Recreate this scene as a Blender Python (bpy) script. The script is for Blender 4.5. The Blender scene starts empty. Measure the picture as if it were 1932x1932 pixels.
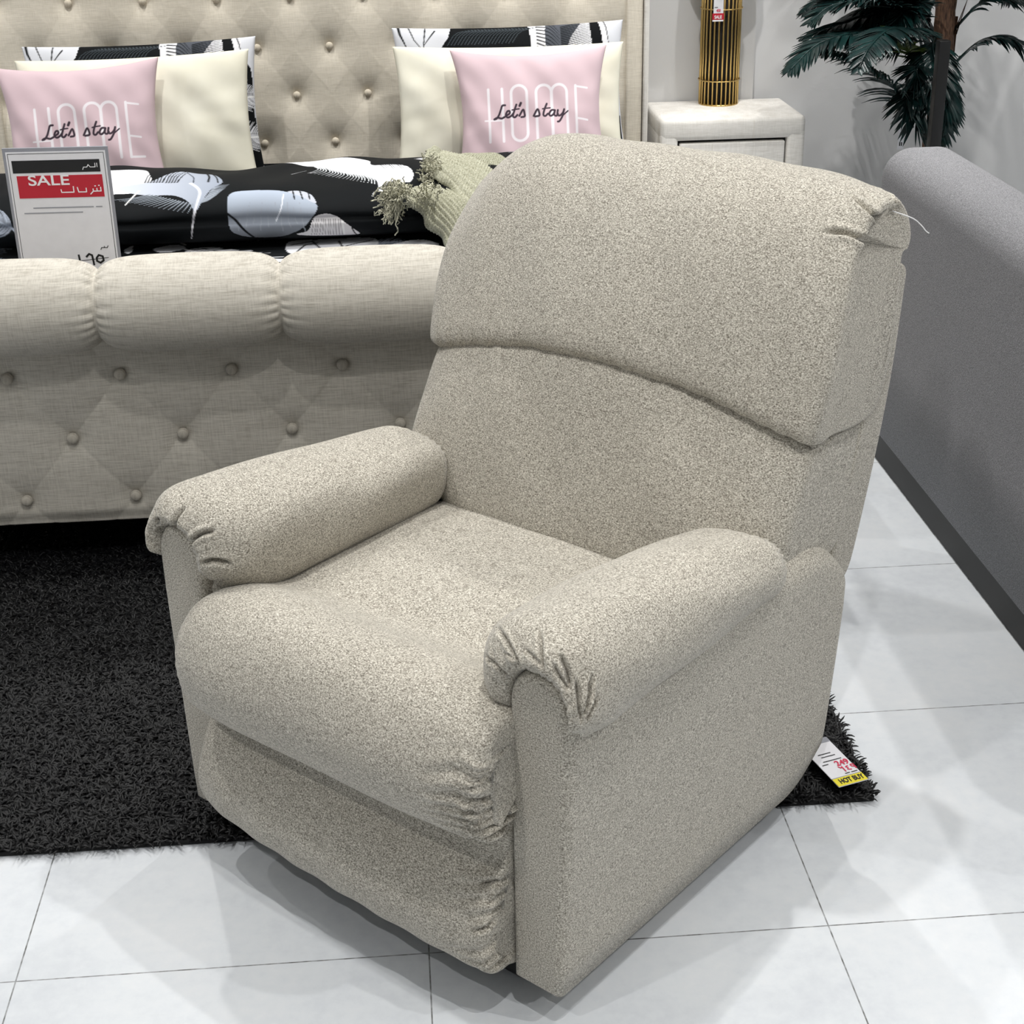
import bpy, bmesh, math, random
import numpy as np
from mathutils import Matrix, Vector

random.seed(7); RNG = np.random.default_rng(7)
SC = bpy.context.scene
COL = SC.collection
PI = math.pi

# ------------------------------------------------------------------ camera
F = 2890.0
_Y = np.array([709 - 966, -362 - 966, F]); _Y /= np.linalg.norm(_Y)
_X = np.array([43850, -2196, F]); _X -= _Y * (_X @ _Y); _X /= np.linalg.norm(_X)
_D = np.cross(_Y, _X)
if _D[1] < 0: _D = -_D
R = np.array([_X, _Y, -_D])                     # world = R @ cam (x right, y down, z forward)
CAMP = np.array([0, 0, 1.537])

def proj(P):
    q = (np.asarray(P, float) - CAMP) @ R
    return np.stack([966 + F * q[..., 0] / q[..., 2], 966 + F * q[..., 1] / q[..., 2], q[..., 2]], -1)

def plane_pt(x, y, p, n):
    p = np.array(p, float); n = np.array(n, float)
    d = R @ np.array([x - 966., y - 966., F])
    return CAMP + d * (((p - CAMP) @ n) / (d @ n))

cam_d = bpy.data.cameras.new('camera'); cam = bpy.data.objects.new('camera', cam_d); COL.objects.link(cam)
cam_d.sensor_width = 36; cam_d.lens = F * 36 / 1932; cam_d.clip_start = 0.05
M = Matrix.Identity(4)
for i in range(3):
    M[i][0] = R[i, 0]; M[i][1] = -R[i, 1]; M[i][2] = -R[i, 2]; M[i][3] = CAMP[i]
cam.matrix_world = M
SC.camera = cam
SC.view_settings.view_transform = 'Standard'
SC.view_settings.look = 'None'
SC.view_settings.gamma = 1
SC.view_settings.exposure = -0.08

# ------------------------------------------------------------------ colour / materials
def lin(c):
    c = np.array(c, float) / 255.0
    return tuple(np.where(c <= .04045, c / 12.92, ((c + .055) / 1.055) ** 2.4))

class N:
    """small node helper"""
    def __init__(s, name):
        s.m = bpy.data.materials.new(name); s.m.use_nodes = True
        s.t = s.m.node_tree; s.b = s.t.nodes['Principled BSDF']; s.l = s.t.links
    def n(s, typ, **k):
        q = s.t.nodes.new(typ)
        for a, v in k.items():
            if a in q.inputs.keys(): s.set(q.inputs[a], v)
            else: setattr(q, a, v)
        return q
    def set(s, inp, v):
        if isinstance(v, bpy.types.NodeSocket): s.l.new(v, inp)
        else: inp.default_value = v
    def p(s, **k):
        for a, v in k.items(): s.set(s.b.inputs[a.replace('_', ' ')], v)
    def math(s, op, a, b=0.0, clamp=False):
        q = s.t.nodes.new('ShaderNodeMath'); q.operation = op; q.use_clamp = clamp
        s.set(q.inputs[0], a); s.set(q.inputs[1], b); return q.outputs[0]
    def coord(s, scale=(1, 1, 1), which='Object', rot=(0, 0, 0)):
        tc = s.t.nodes.new('ShaderNodeTexCoord'); mp = s.t.nodes.new('ShaderNodeMapping')
        s.l.new(tc.outputs[which], mp.inputs[0]); mp.inputs['Scale'].default_value = scale
        mp.inputs['Rotation'].default_value = rot
        return mp.outputs[0]
    def noise(s, vec, scale, detail=2, rough=.5, dist=0.0):
        q = s.t.nodes.new('ShaderNodeTexNoise'); s.l.new(vec, q.inputs['Vector'])
        q.inputs['Scale'].default_value = scale; q.inputs['Detail'].default_value = detail
        q.inputs['Roughness'].default_value = rough; q.inputs['Distortion'].default_value = dist
        return q.outputs['Fac']
    def ramp(s, fac, stops):
        q = s.t.nodes.new('ShaderNodeValToRGB'); s.l.new(fac, q.inputs[0])
        e = q.color_ramp.elements
        while len(e) < len(stops): e.new(.5)
        for k, (pos, c) in enumerate(stops):
            e[k].position = pos; e[k].color = (*c[:3], 1)
        return q.outputs[0]
    def mix(s, fac, a, b, mode='MIX'):
        q = s.t.nodes.new('ShaderNodeMix'); q.data_type = 'RGBA'; q.blend_type = mode
        s.set(q.inputs[0], fac)
        for inp, v in ((q.inputs[6], a), (q.inputs[7], b)):
            if isinstance(v, bpy.types.NodeSocket): s.l.new(v, inp)
            else: inp.default_value = (*v[:3], 1)
        return q.outputs[2]
    def bump(s, h, strength=.5, dist=.001):
        q = s.t.nodes.new('ShaderNodeBump'); s.l.new(h, q.inputs['Height'])
        q.inputs['Strength'].default_value = strength; q.inputs['Distance'].default_value = dist
        s.l.new(q.outputs[0], s.b.inputs['Normal'])
        return q

def plain(name, c, rough=.6, metal=0.0, **k):
    m = N(name); m.p(Base_Color=(*lin(c), 1), Roughness=rough, Metallic=metal, **k)
    v = m.coord(); f = m.noise(v, 40, 3)
    m.l.new(m.mix(f, [x * .94 for x in lin(c)], [min(1, x * 1.05) for x in lin(c)]), m.b.inputs['Base Color'])
    return m.m

def mat_tweed():
    m = N('recliner_tweed')
    v = m.coord()
    a = m.noise(v, 470, 3, .66)
    vs = m.coord((1, 1, 2.6)); b = m.noise(vs, 320, 2, .6)
    st = m.noise(m.coord((70, 70, 520)), 1.0, 3, .6)
    sv = m.noise(m.coord((420, 420, 70)), 1.0, 2, .6)
    s = m.math('ADD', m.math('MULTIPLY', a, .62), m.math('MULTIPLY', b, .38))
    c = m.ramp(s, [(.36, lin((84, 80, 72))), (.45, lin((148, 143, 132))), (.54, lin((194, 189, 177))), (.64, lin((230, 226, 215)))])
    c = m.mix(m.math('MULTIPLY', m.math('GREATER_THAN', st, .61), .34), c, lin((98, 90, 78)))
    c = m.mix(m.math('MULTIPLY', m.math('GREATER_THAN', sv, .62), .26), c, lin((104, 97, 86)))
    big = m.noise(v, 5, 3)
    c = m.mix(m.math('MULTIPLY', big, .08), c, lin((190, 176, 156)))
    m.l.new(c, m.b.inputs['Base Color'])
    m.p(Roughness=.92, Sheen_Weight=.25, Sheen_Roughness=.5)
    m.b.inputs['Specular IOR Level'].default_value = .15
    m.bump(s, .5, .0016)
    return m.m

def mat_linen(name='bed_linen', base=(204, 199, 188), dark=(180, 174, 162)):
    m = N(name)
    st = m.noise(m.coord((26, 26, 520)), 1.0, 3, .65)
    sv = m.noise(m.coord((480, 60, 26)), 1.0, 2, .6)
    s = m.math('ADD', m.math('MULTIPLY', st, .65), m.math('MULTIPLY', sv, .35))
    c = m.ramp(s, [(.36, lin(dark)), (.52, lin(base)), (.66, [min(1, x * 1.13) for x in lin(base)])])
    m.l.new(c, m.b.inputs['Base Color']); m.p(Roughness=.88, Sheen_Weight=.15)
    m.b.inputs['Specular IOR Level'].default_value = .2
    m.bump(s, .35, .001)
    return m.m

def mat_vcol(name, rough=.75, bumpsc=600, sheen=.1):
    m = N(name)
    q = m.t.nodes.new('ShaderNodeVertexColor'); q.layer_name = 'print'
    m.l.new(q.outputs[0], m.b.inputs['Base Color']); m.p(Roughness=rough, Sheen_Weight=sheen); m.b.inputs['Specular IOR Level'].default_value = .18
    m.bump(m.noise(m.coord(), bumpsc, 2), .2, .0006)
    return m.m

def mat_floor():
    m = N('floor_tiles')
    tc = m.t.nodes.new('ShaderNodeTexCoord'); sp = m.t.nodes.new('ShaderNodeSeparateXYZ'); m.l.new(tc.outputs['Object'], sp.inputs[0])
    def line(sock, off, period, w):
        a = m.math('DIVIDE', m.math('SUBTRACT', sock, off), period)
        fr = m.math('ABSOLUTE', m.math('SUBTRACT', m.math('FRACT', m.math('ADD', a, 50.5)), .5))
        return m.math('LESS_THAN', fr, w / period / 2)
    g = m.math('MAXIMUM', line(sp.outputs[0], -.006, .600, .0022), line(sp.outputs[1], 1.788, .575, .0022))
    v = m.coord()
    f = m.noise(v, 3.0, 6, .65); f2 = m.noise(v, 45, 4, .6)
    k = m.math('ADD', m.math('MULTIPLY', f, .7), m.math('MULTIPLY', f2, .3))
    c = m.ramp(k, [(.3, lin((196, 200, 206))), (.5, lin((211, 215, 219))), (.7, lin((220, 222, 224)))])
    gn = m.noise(v, 60, 3)
    c = m.mix(m.math('MULTIPLY', g, m.math('MULTIPLY', gn, 1.5, True)), c, lin((88, 88, 86)))
    m.l.new(c, m.b.inputs['Base Color'])
    m.l.new(m.math('ADD', m.math('MULTIPLY', f2, .2), .28), m.b.inputs['Roughness'])
    m.bump(m.math('SUBTRACT', 1.0, g), .3, .001)
    return m.m

def mat_wall(name, c):
    m = N(name); v = m.coord(); f = m.noise(v, 2.2, 5)
    m.l.new(m.mix(f, [x * .96 for x in lin(c)], lin(c)), m.b.inputs['Base Color']); m.p(Roughness=.85)
    m.bump(m.noise(v, 180, 3), .15, .001)
    return m.m

MT = dict(
    tweed=mat_tweed(), linen=mat_linen(), head=mat_linen('headboard_linen', (232, 224, 208), (218, 209, 191)),
    night=mat_linen('nightstand_cloth', (234, 231, 225), (222, 218, 210)),
    button=mat_linen('button_linen', (190, 184, 172), (165, 158, 146)),
    bhead=mat_linen('head_button_linen', (216, 206, 188), (196, 186, 166)),
    floor=mat_floor(), wall=mat_wall('wall_paint', (226, 226, 226)), ceil=mat_wall('ceiling_paint', (232, 232, 232)),
    black=plain('black_plastic', (16, 16, 17), .45), rug=plain('rug_backing', (10, 10, 11), .9),
    plinth=plain('black_plinth', (4, 4, 5), .55),
    white=plain('white_card', (232, 232, 236), .5), red=plain('red_print', (190, 28, 48), .5),
    ink=plain('black_print', (14, 14, 16), .5), magenta=plain('magenta_print', (214, 34, 80), .5),
    yellow=plain('yellow_print', (236, 220, 40), .5), grey=plain('grey_print', (150, 152, 160), .5),
    printw=plain('white_print', (244, 242, 244), .5),
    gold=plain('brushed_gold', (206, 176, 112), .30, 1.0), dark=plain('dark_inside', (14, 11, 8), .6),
    shade=plain('lamp_shade_cloth', (226, 220, 208), .8),
    vprint=mat_vcol('printed_cotton', .8, 600, .0), vprint2=mat_vcol('printed_cushion_cotton', .8),
    trunk=None, leaf=None, sofa=None, cream=None, throw=None, pot=plain('dark_pot', (40, 38, 36), .5),
    thread=plain('white_thread', (235, 235, 235), .5), metal=plain('white_metal', (228, 228, 228), .4),
)
def mk(name, stops, scale, rough, bump, detail=3, vec=(1, 1, 1), **k):
    m = N(name); f = m.noise(m.coord(vec), scale, detail, .6)
    m.l.new(m.ramp(f, stops), m.b.inputs['Base Color']); m.p(Roughness=rough, **k); m.bump(f, bump, .002); return m.m
MT['trunk'] = mk('palm_trunk', [(.3, lin((44, 28, 20))), (.7, lin((120, 88, 66)))], 30, .8, .8, 4, (6, 6, 1))
MT['leaf'] = mk('palm_leaf', [(.3, lin((5, 20, 21))), (.7, lin((18, 52, 50)))], 14, .32, .2)
MT['leaf2'] = mk('palm_leaf_young', [(.3, lin((34, 56, 18))), (.7, lin((90, 112, 40)))], 14, .4, .2)
MT['sofa'] = mk('grey_bouclé'.replace('é', 'e'), [(.32, lin((98, 98, 101))), (.5, lin((126, 126, 129))), (.68, lin((158, 158, 161)))], 420, .9, .5)
MT['cream'] = mk('cream_cotton', [(.3, lin((238, 234, 214))), (.7, lin((246, 243, 226)))], 8, .8, .1)
MT['throw'] = mk('knitted_throw', [(.3, lin((132, 132, 110))), (.5, lin((174, 173, 152))), (.7, lin((200, 199, 180)))], 260, .9, .7)
MT['fringe'] = mk('fringe_yarn', [(.3, lin((190, 188, 164))), (.7, lin((222, 220, 200)))], 200, .9, .3)  # throw yarn made lighter in colour to offset the strands' self-shadow
MT['yarn'] = mk('shag_yarn', [(.3, lin((3, 3, 4))), (.7, lin((13, 14, 16)))], 60, .45, .2); MT['yarn'].node_tree.nodes['Principled BSDF'].inputs['Specular IOR Level'].default_value = .28

# ------------------------------------------------------------------ objects
def tag(o, label=None, cat=None, group=None, kind=None):
    if label: o['label'] = label
    if cat: o['category'] = cat
    if group: o['group'] = group
    if kind: o['kind'] = kind
    return o

def empty(name, loc=(0, 0, 0), rz=0.0, **k):
    o = bpy.data.objects.new(name, None); COL.objects.link(o); o.location = loc; o.rotation_euler = (0, 0, rz)
    o.empty_display_size = .1
    return tag(o, **k)

def link(name, me, mat, parent=None, smooth=True):
    if mat is not None: me.materials.append(mat)
    if smooth:
        me.polygons.foreach_set('use_smooth', [True] * len(me.polygons))
    o = bpy.data.objects.new(name, me); COL.objects.link(o)
    if parent is not None: o.parent = parent
    return o

def raw(name, V, Fc, mat, parent=None, smooth=True):
    me = bpy.data.meshes.new(name); me.from_pydata([tuple(map(float, v)) for v in V], [], [tuple(int(i) for i in f) for f in Fc]); me.update()
    return link(name, me, mat, parent, smooth)

def grid(name, P, mat, parent=None, closev=False, caps=False, col=None, thick=0, smooth=True):
    nu, nv = P.shape[:2]
    V = P.reshape(-1, 3)
    idx = np.arange(nu * nv).reshape(nu, nv)
    if closev: idx = np.concatenate([idx, idx[:, :1]], 1)
    q = np.stack([idx[:-1, :-1], idx[1:, :-1], idx[1:, 1:], idx[:-1, 1:]], -1).reshape(-1, 4)
    faces = q.tolist()
    if caps:
        faces.append(idx[0, :nv].tolist()); faces.append(idx[-1, :nv][::-1].tolist())
    me = bpy.data.meshes.new(name); me.from_pydata(V.tolist(), [], faces); me.update()
    bm = bmesh.new(); bm.from_mesh(me); bmesh.ops.recalc_face_normals(bm, faces=bm.faces); bm.to_mesh(me); bm.free()
    if col is not None:
        ca = me.color_attributes.new('print', 'FLOAT_COLOR', 'POINT')
        a = np.ones((nu * nv, 4), np.float32); a[:, :3] = col.reshape(-1, 3); ca.data.foreach_set('color', a.ravel())
    o = link(name, me, mat, parent, smooth)
    if thick:
        md = o.modifiers.new('thickness', 'SOLIDIFY'); md.thickness = thick; md.offset = -1
    return o

def gnormals(P, closev=False):
    if closev:
        E = np.concatenate([P[:, -1:], P, P[:, :1]], 1)
        dv = (E[:, 2:] - E[:, :-2])
    else: dv = np.gradient(P, axis=1)
    du = np.gradient(P, axis=0)
    n = np.cross(du, dv); n /= np.linalg.norm(n, axis=-1, keepdims=True) + 1e-12
    return n

def sstep(x, a, b):
    t = np.clip((x - a) / (b - a), 0, 1); return t * t * (3 - 2 * t)

def spline(pts, n, closed=False):
    """Catmull-Rom through pts, resampled evenly"""
    p = np.array(pts, float)
    if closed: q = np.concatenate([p[-1:], p, p[:2]])
    else: q = np.concatenate([2 * p[:1] - p[1:2], p, 2 * p[-1:] - p[-2:-1]])
    out = []
    for i in range(1, len(q) - 2):
        t = np.linspace(0, 1, 24, endpoint=False)[:, None]
        a, b, c, d = q[i - 1], q[i], q[i + 1], q[i + 2]
        out.append(.5 * (2 * b + (c - a) * t + (2 * a - 5 * b + 4 * c - d) * t ** 2 + (3 * b - a - 3 * c + d) * t ** 3))
    out.append(q[-2:-1]); o = np.concatenate(out)
    L = np.concatenate([[0], np.cumsum(np.linalg.norm(np.diff(o, axis=0), axis=1))])
    s = np.linspace(0, L[-1], n, endpoint=not closed)
    return np.stack([np.interp(s, L, o[:, k]) for k in range(o.shape[1])], 1)

def box(name, lo, hi, mat, parent=None, bev=0.0, seg=3):
    bm = bmesh.new(); bmesh.ops.create_cube(bm, size=1)
    lo = np.array(lo, float); hi = np.array(hi, float)
    for v in bm.verts:
        v.co = Vector(((lo + hi) / 2 + np.array(v.co) * (hi - lo)).tolist())
    if bev: bmesh.ops.bevel(bm, geom=list(bm.edges), offset=bev, segments=seg, affect='EDGES', profile=.5)
    me = bpy.data.meshes.new(name); bm.to_mesh(me); bm.free()
    o = link(name, me, mat, parent, bool(bev) and seg > 2)
    return o

def tube(name, pts, r, mat, parent=None, n=8):
    P = np.array(pts, float); m = len(P); r = np.broadcast_to(np.array(r, float), (m,))
    T = np.gradient(P, axis=0); T /= np.linalg.norm(T, axis=1, keepdims=True) + 1e-12
    up = np.array([0, 0, 1.]); out = []
    for i in range(m):
        a = np.cross(T[i], up)
        if np.linalg.norm(a) < .1: a = np.cross(T[i], [1, 0, 0])
        a /= np.linalg.norm(a); b = np.cross(T[i], a)
        th = np.linspace(0, 2 * PI, n, endpoint=False)
        out.append(P[i] + r[i] * (np.cos(th)[:, None] * a + np.sin(th)[:, None] * b))
    return grid(name, np.array(out), mat, parent, closev=True, caps=True)

def lathe(name, prof, mat, parent=None, n=32, c=(0, 0, 0)):
    prof = np.array(prof, float); th = np.linspace(0, 2 * PI, n, endpoint=False)
    P = np.stack([prof[:, None, 0] * np.cos(th) + c[0], prof[:, None, 0] * np.sin(th) + c[1], np.repeat(prof[:, 1:2], n, 1) + c[2]], -1)
    return grid(name, P, mat, parent, closev=True, caps=True)

def wrap(o, P, *a): pass

# pixel polylines read off the photograph, dropped onto a surface as creases in that surface
def drop(P, W, line, n=14):
    """P grid local, W world positions; returns local 3D points on the visible skin under a polyline"""
    q = proj(W).reshape(-1, 3); L = P.reshape(-1, 3)
    out = []
    for x, y in spline(line, n):
        d = np.hypot(q[:, 0] - x, q[:, 1] - y)
        k = np.where(d < 7)[0]
        if len(k) == 0: k = np.array([np.argmin(d)])
        z = q[k, 2]; k = k[z < z.min() + .012]
        out.append(L[k[np.argmin(d[k])]])
    return np.array(out)

def crease(P, Nn, pts, w, depth, lip=.18):
    """press a fold of width w and given depth along 3D points pts"""
    S = P.reshape(-1, 3); D = np.zeros(len(S))
    lo = pts.min(0) - 5 * w; hi = pts.max(0) + 5 * w
    k = np.where(np.all((S > lo) & (S < hi), 1))[0]
    if len(k) == 0: return P
    best = np.full(len(k), 1e9); tt = np.zeros(len(k)); m = len(pts) - 1
    for i in range(m):
        a, b = pts[i], pts[i + 1]; ab = b - a; L = ab @ ab + 1e-12
        t = np.clip(((S[k] - a) @ ab) / L, 0, 1); d = np.linalg.norm(S[k] - a - t[:, None] * ab, axis=1)
        u = d < best; best[u] = d[u]; tt[u] = (i + t[u]) / m
    tap = np.clip(np.minimum(tt / .25, (1 - tt) / .15), 0.05, 1)
    g = -depth * tap * np.exp(-(best / w) ** 2) + lip * depth * tap * np.exp(-((best - 2.6 * w) / (1.4 * w)) ** 2)
    D[k] = g
    return P + Nn * D.reshape(P.shape[:2] + (1,))

# ------------------------------------------------------------------ painter for printed cloth
def inpoly(x, y, poly):
    poly = np.array(poly); c = np.zeros(x.shape, bool); j = len(poly) - 1
    for i in range(len(poly)):
        xi, yi = poly[i]; xj, yj = poly[j]
        c ^= ((yi > y) != (yj > y)) & (x < (xj - xi) * (y - yi) / (yj - yi + 1e-12) + xi); j = i
    return c

class Cloth:
    """colour per vertex, in the cloth's own metric u,v"""
    def __init__(s, U, V, base):
        s.U, s.V = U, V; s.C = np.zeros(U.shape + (3,)); s.C[:] = lin(base)
    def poly(s, pts, col, col2=None, axis=(0, 1)):
        pts = spline(pts, 60, True); m = inpoly(s.U, s.V, pts)
        if not m.any(): return
        c = np.array(lin(col)) * np.ones(s.C[m].shape)
        if col2 is not None:
            t = s.U[m] * axis[0] + s.V[m] * axis[1]; t = (t - t.min()) / (np.ptp(t) + 1e-9)
            c = c + (np.array(lin(col2)) - c) * t[:, None]
        s.C[m] = c
    def stroke(s, pts, w, col, w2=None, soft=.35):
        pts = np.array(pts, float); w2 = w if w2 is None else w2
        mw = max(w, w2)
        k = (s.U > pts[:, 0].min() - mw) & (s.U < pts[:, 0].max() + mw) & (s.V > pts[:, 1].min() - mw) & (s.V < pts[:, 1].max() + mw)
        if not k.any(): return
        X = np.stack([s.U[k], s.V[k]], -1); a = np.zeros(len(X)); m = len(pts) - 1
        for i in range(m):
            p, q = pts[i], pts[i + 1]; pq = q - p
            t = np.clip(((X - p) @ pq) / (pq @ pq + 1e-12), 0, 1); d = np.linalg.norm(X - p - t[:, None] * pq, axis=1)
            ww = (w + (w2 - w) * (i + t) / m) / 2
            a = np.maximum(a, np.clip((ww * (1 + soft) - d) / (ww * 2 * soft + 1e-9), 0, 1))
        s.C[k] = s.C[k] * (1 - a[:, None]) + np.array(lin(col)) * a[:, None]
    def feather(s, p0, p1, wid, col, bend=.2, n=46, quill=True, bw=.005, seed=0):
        r = np.random.default_rng(seed); p0 = np.array(p0, float); p1 = np.array(p1, float)
        d = p1 - p0; L = np.linalg.norm(d); d /= L; nn = np.array([-d[1], d[0]])
        mid = (p0 + p1) / 2 + nn * bend * L
        def c(t): return (1 - t) ** 2 * p0 + 2 * t * (1 - t) * mid + t * t * p1
        for i in range(n):
            t = .12 + .86 * i / n
            for sd in (-1, 1):
                a = c(t); ln = wid * math.sin(PI * min(1, t ** .8)) ** .6 * r.uniform(.7, 1.1)
                e = a + (nn * sd * .8 + d * .75) * ln; m = a + (nn * sd * .75 + d * .35) * ln * .5
                cc = np.array(col) * r.uniform(.82, 1.05)
                s.stroke(spline([a, m, e], 6), bw, np.clip(cc, 0, 255), bw * .3)
        if quill: s.stroke([c(t) for t in np.linspace(0, 1, 14)], .006, np.clip(np.array(col) * 1.1, 0, 255), .003)

def uvdrop(W, U, V, line):
    q = proj(W).reshape(-1, 3); u = U.ravel(); v = V.ravel(); out = []
    for x, y in line:
        d = np.hypot(q[:, 0] - x, q[:, 1] - y); k = np.where(d < 9)[0]
        if len(k) == 0: k = np.array([np.argmin(d)])
        z = q[k, 2]; k = k[z < z.min() + .05]; j = k[np.argmin(d[k])]
        out.append((u[j], v[j]))
    return out

# ================================================================== THE SETTING
def struct(o): o['kind'] = 'structure'; return o
XL, XR, YF, YB, ZC = -4.2, 4.6, -3.2, 5.55, 3.0
struct(box('floor', (XL - .1, YF - .1, -.06), (XR + .1, YB + .2, 0), MT['floor']))
struct(box('ceiling', (XL - .1, YF - .1, ZC), (XR + .1, YB + .2, ZC + .08), MT['ceil']))
struct(box('wall_back', (XL - .1, YB, 0), (1.30, YB + .14, ZC), MT['wall']))
struct(box('wall_back_right', (1.30, YB + .05, 0), (XR + .1, YB + .14, ZC), MT['wall']))
struct(box('wall_left', (XL - .1, YF, 0), (XL, YB, ZC), MT['wall']))
struct(box('wall_right', (XR, YF, 0), (XR + .1, YB, ZC), MT['wall']))
struct(box('wall_front', (XL - .1, YF - .1, 0), (XR + .1, YF, ZC), MT['wall']))

# ================================================================== RECLINER
CH_O = np.array([-.106, 1.881, 0.0]); CH_A = math.radians(-44.4)
ca, sa = math.cos(CH_A), math.sin(CH_A)
def chw(P):
    x, y, z = P[..., 0], P[..., 1], P[..., 2]
    return np.stack([CH_O[0] + ca * x - sa * y, CH_O[1] + sa * x + ca * y, z], -1)
chair = empty('recliner', tuple(CH_O), CH_A, label='plump greige tweed recliner armchair with rolled arms in the foreground', cat='armchair')
TW = MT['tweed']

def panel_outline(n=90):
    """x,z outline of an arm panel: straight sides, arched head"""
    arc = [(.3525 - .0505 * math.cos(t), .505 + .052 * math.sin(t)) for t in np.linspace(0, PI, 22)]
    pts = [(.300, .052)] + [(.300 + .002 * k / 10, .052 + .453 * k / 10) for k in range(1, 10)] + arc + \
          [(.404 - .020 * (k / 10) ** 1.2, .495 - .443 * k / 10) for k in range(1, 10)] + [(.383, .052)]
    return np.array(pts)

def arm_panel(side):
    ol = panel_outline(); c = np.array([.350, .30])
    yy = np.concatenate([[.0, .0015, .005, .010, .016], np.linspace(.03, .55, 36), np.linspace(.56, .70, 18), np.linspace(.705, .735, 14)])
    rows = []
    for y in yy:
        ins = .014 * (1 - math.sqrt(max(0, 1 - ((.016 - min(y, .016)) / .016) ** 2)))
        insb = .03 * (1 - math.sqrt(max(0, 1 - ((max(y, .705) - .705) / .0301) ** 2)))
        T = .557 - .05 * float(sstep(y, .35, .56))
        if y > .60: T = min(T, .375 + math.sqrt(max(1e-6, .135 ** 2 - (y - .60) ** 2)) - .003)
        B = .052 + .065 * (float(sstep(y, .58, .76)) ** 1.5)
        o = ol.copy(); o[:, 1] = B + (o[:, 1] - .052) / .505 * (T - B)
        w = ins + insb
        o[:, 0] = .350 + (o[:, 0] - .350) * (1 - w / .05)
        o[:, 1] = np.where(o[:, 1] > (T + B) / 2, o[:, 1] - ins, o[:, 1] + ins * .5)
        rows.append(np.stack([side * o[:, 0], np.full(len(o), y), o[:, 1]], 1))
    P = np.array(rows)
    o = grid('arm_panel', P, TW, chair, closev=True, caps=True)
    return o
for s_ in (1, -1): arm_panel(s_)

PADC = {1: [([(937, 1182), (957, 1213), (984, 1264)], .0024, .009), ([(1018, 1186), (1020, 1225), (1023, 1263)], .0022, .009),
            ([(988, 1222), (1008, 1243), (1022, 1256)], .0024, .005), ([(1056, 1232), (1070, 1268), (1076, 1300)], .0026, .012),
            ([(1041, 1250), (1058, 1280), (1074, 1304)], .0022, .008), ([(1087, 1276), (1092, 1325), (1098, 1366)], .0022, .010),
            ([(1119, 1270), (1111, 1320), (1103, 1358)], .0024, .010), ([(1127, 1312), (1119, 1338), (1107, 1360)], .0022, .008),
            ([(912, 1234), (935, 1256), (962, 1282)], .0024, .006), ([(950, 1230), (965, 1243), (975, 1262)], .0022, .004),
            ([(1478, 1044), (1470, 1030), (1452, 1018)], .0028, .008)],
        -1: [([(349, 953), (331, 980), (326, 1008)], .0030, .011), ([(408, 1000), (376, 1009), (352, 1031)], .0030, .012),
             ([(440, 1066), (405, 1058), (377, 1064)], .0034, .012), ([(296, 975), (300, 992), (307, 1008)], .0026, .008),
             ([(420, 1092), (400, 1100), (386, 1098)], .0026, .004)]}
def arm_pad(side):
    L = .53
    th = np.linspace(0, 2 * PI, 420, endpoint=False)
    rows = []
    c, sn = np.cos(th), np.sin(th); ex = .86
    cc = np.sign(c) * np.abs(c) ** ex; ss = np.sign(sn) * np.abs(sn) ** ex
    st = [(.030, .0, .80), (.016, .0, .86), (.006, .0, .93)]          # y, swell, inner scale
    for t in np.linspace(0, PI / 2, 84): st.append((-.013 + .075 * (1 - math.cos(t)) + .008 * (1 - sstep(t, 0, .25)), math.sin(t), 1.0))
    for y in np.linspace(.068, L - .05, 120): st.append((y, 1.0, 1.0))
    for t in np.linspace(0, PI / 2, 22)[1:]: st.append((L - .05 + .05 * math.sin(t), 1, 1 - .55 * (1 - math.cos(t))))
    st.append((L - .012, 1, .38))
    for (y, k, s) in st:
        f = float(np.clip(y / L, 0, 1))
        ao = .083 - .017 * sstep(f, .45, 1.0); ai = .116 - .014 * sstep(f, .6, 1)
        bt = .090 - .042 * f ** 1.3; bo = .074 - .020 * sstep(f, .25, 1); bi = .108 - .014 * f
        cz = .525 - .016 * f ** 2; cx = .350 - .008 * math.sin(PI * f)
        cx = .3525 + (cx - .3525) * k; cz = .505 + (cz - .505) * k
        ao = .053 + (ao - .053) * k; ai = .053 + (ai - .053) * k; bt = .058 + (bt - .058) * k
        bo = .050 + (bo - .050) * k; bi = .060 + (bi - .060) * k
        wx = np.where(c > 0, ao, ai); kk = sstep(c, -.5, .5); bb = bi * (1 - kk) + bo * kk
        wz = np.where(sn > 0, bt, bb)
        low = sstep(-sn, .0, .55) * (1 - sstep(y, .02, .12))
        rows.append(np.stack([side * (cx + s * wx * cc), np.full(th.shape, y) + .030 * low, cz + s * wz * ss], 1))
    P = np.array(rows)
    Nn = gnormals(P, True)
    cen = P.mean(1, keepdims=True); sg = np.sign(np.sum(Nn * (P - cen), -1, keepdims=True)); sg[sg == 0] = 1
    Nn = Nn * np.median(sg)
    # gentle overall lumpiness
    u = np.arange(P.shape[0])[:, None] / P.shape[0]; v = th[None]
    P = P + Nn * (.0022 * np.sin(5 * v + 9 * u) * np.sin(3.1 * PI * u))[..., None]
    # fine gathers close to the front seam
    fade = np.exp(-((P[..., 1] + .012) / .016) ** 2) * sstep(np.sin(v), -.3, .4)
    ga = np.sin(v * 23 + 2.2 * np.sin(v * 5)) ; ga = np.where(ga > 0, ga * .4, ga)
    P = P + Nn * (.0012 * ga * fade)[..., None]
    # back gathers
    fb = sstep(P[..., 1], L - .035, L) ; P = P + Nn * (.002 * np.sin(v * 26) * fb)[..., None]
    for line, w, d in PADC[side]:
        P = crease(P, Nn, drop(P, chw(P), line), w, d)
    return grid('arm_pad', P, TW, chair, closev=True, caps=True)
for s_ in (1, -1): arm_pad(s_)

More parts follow.
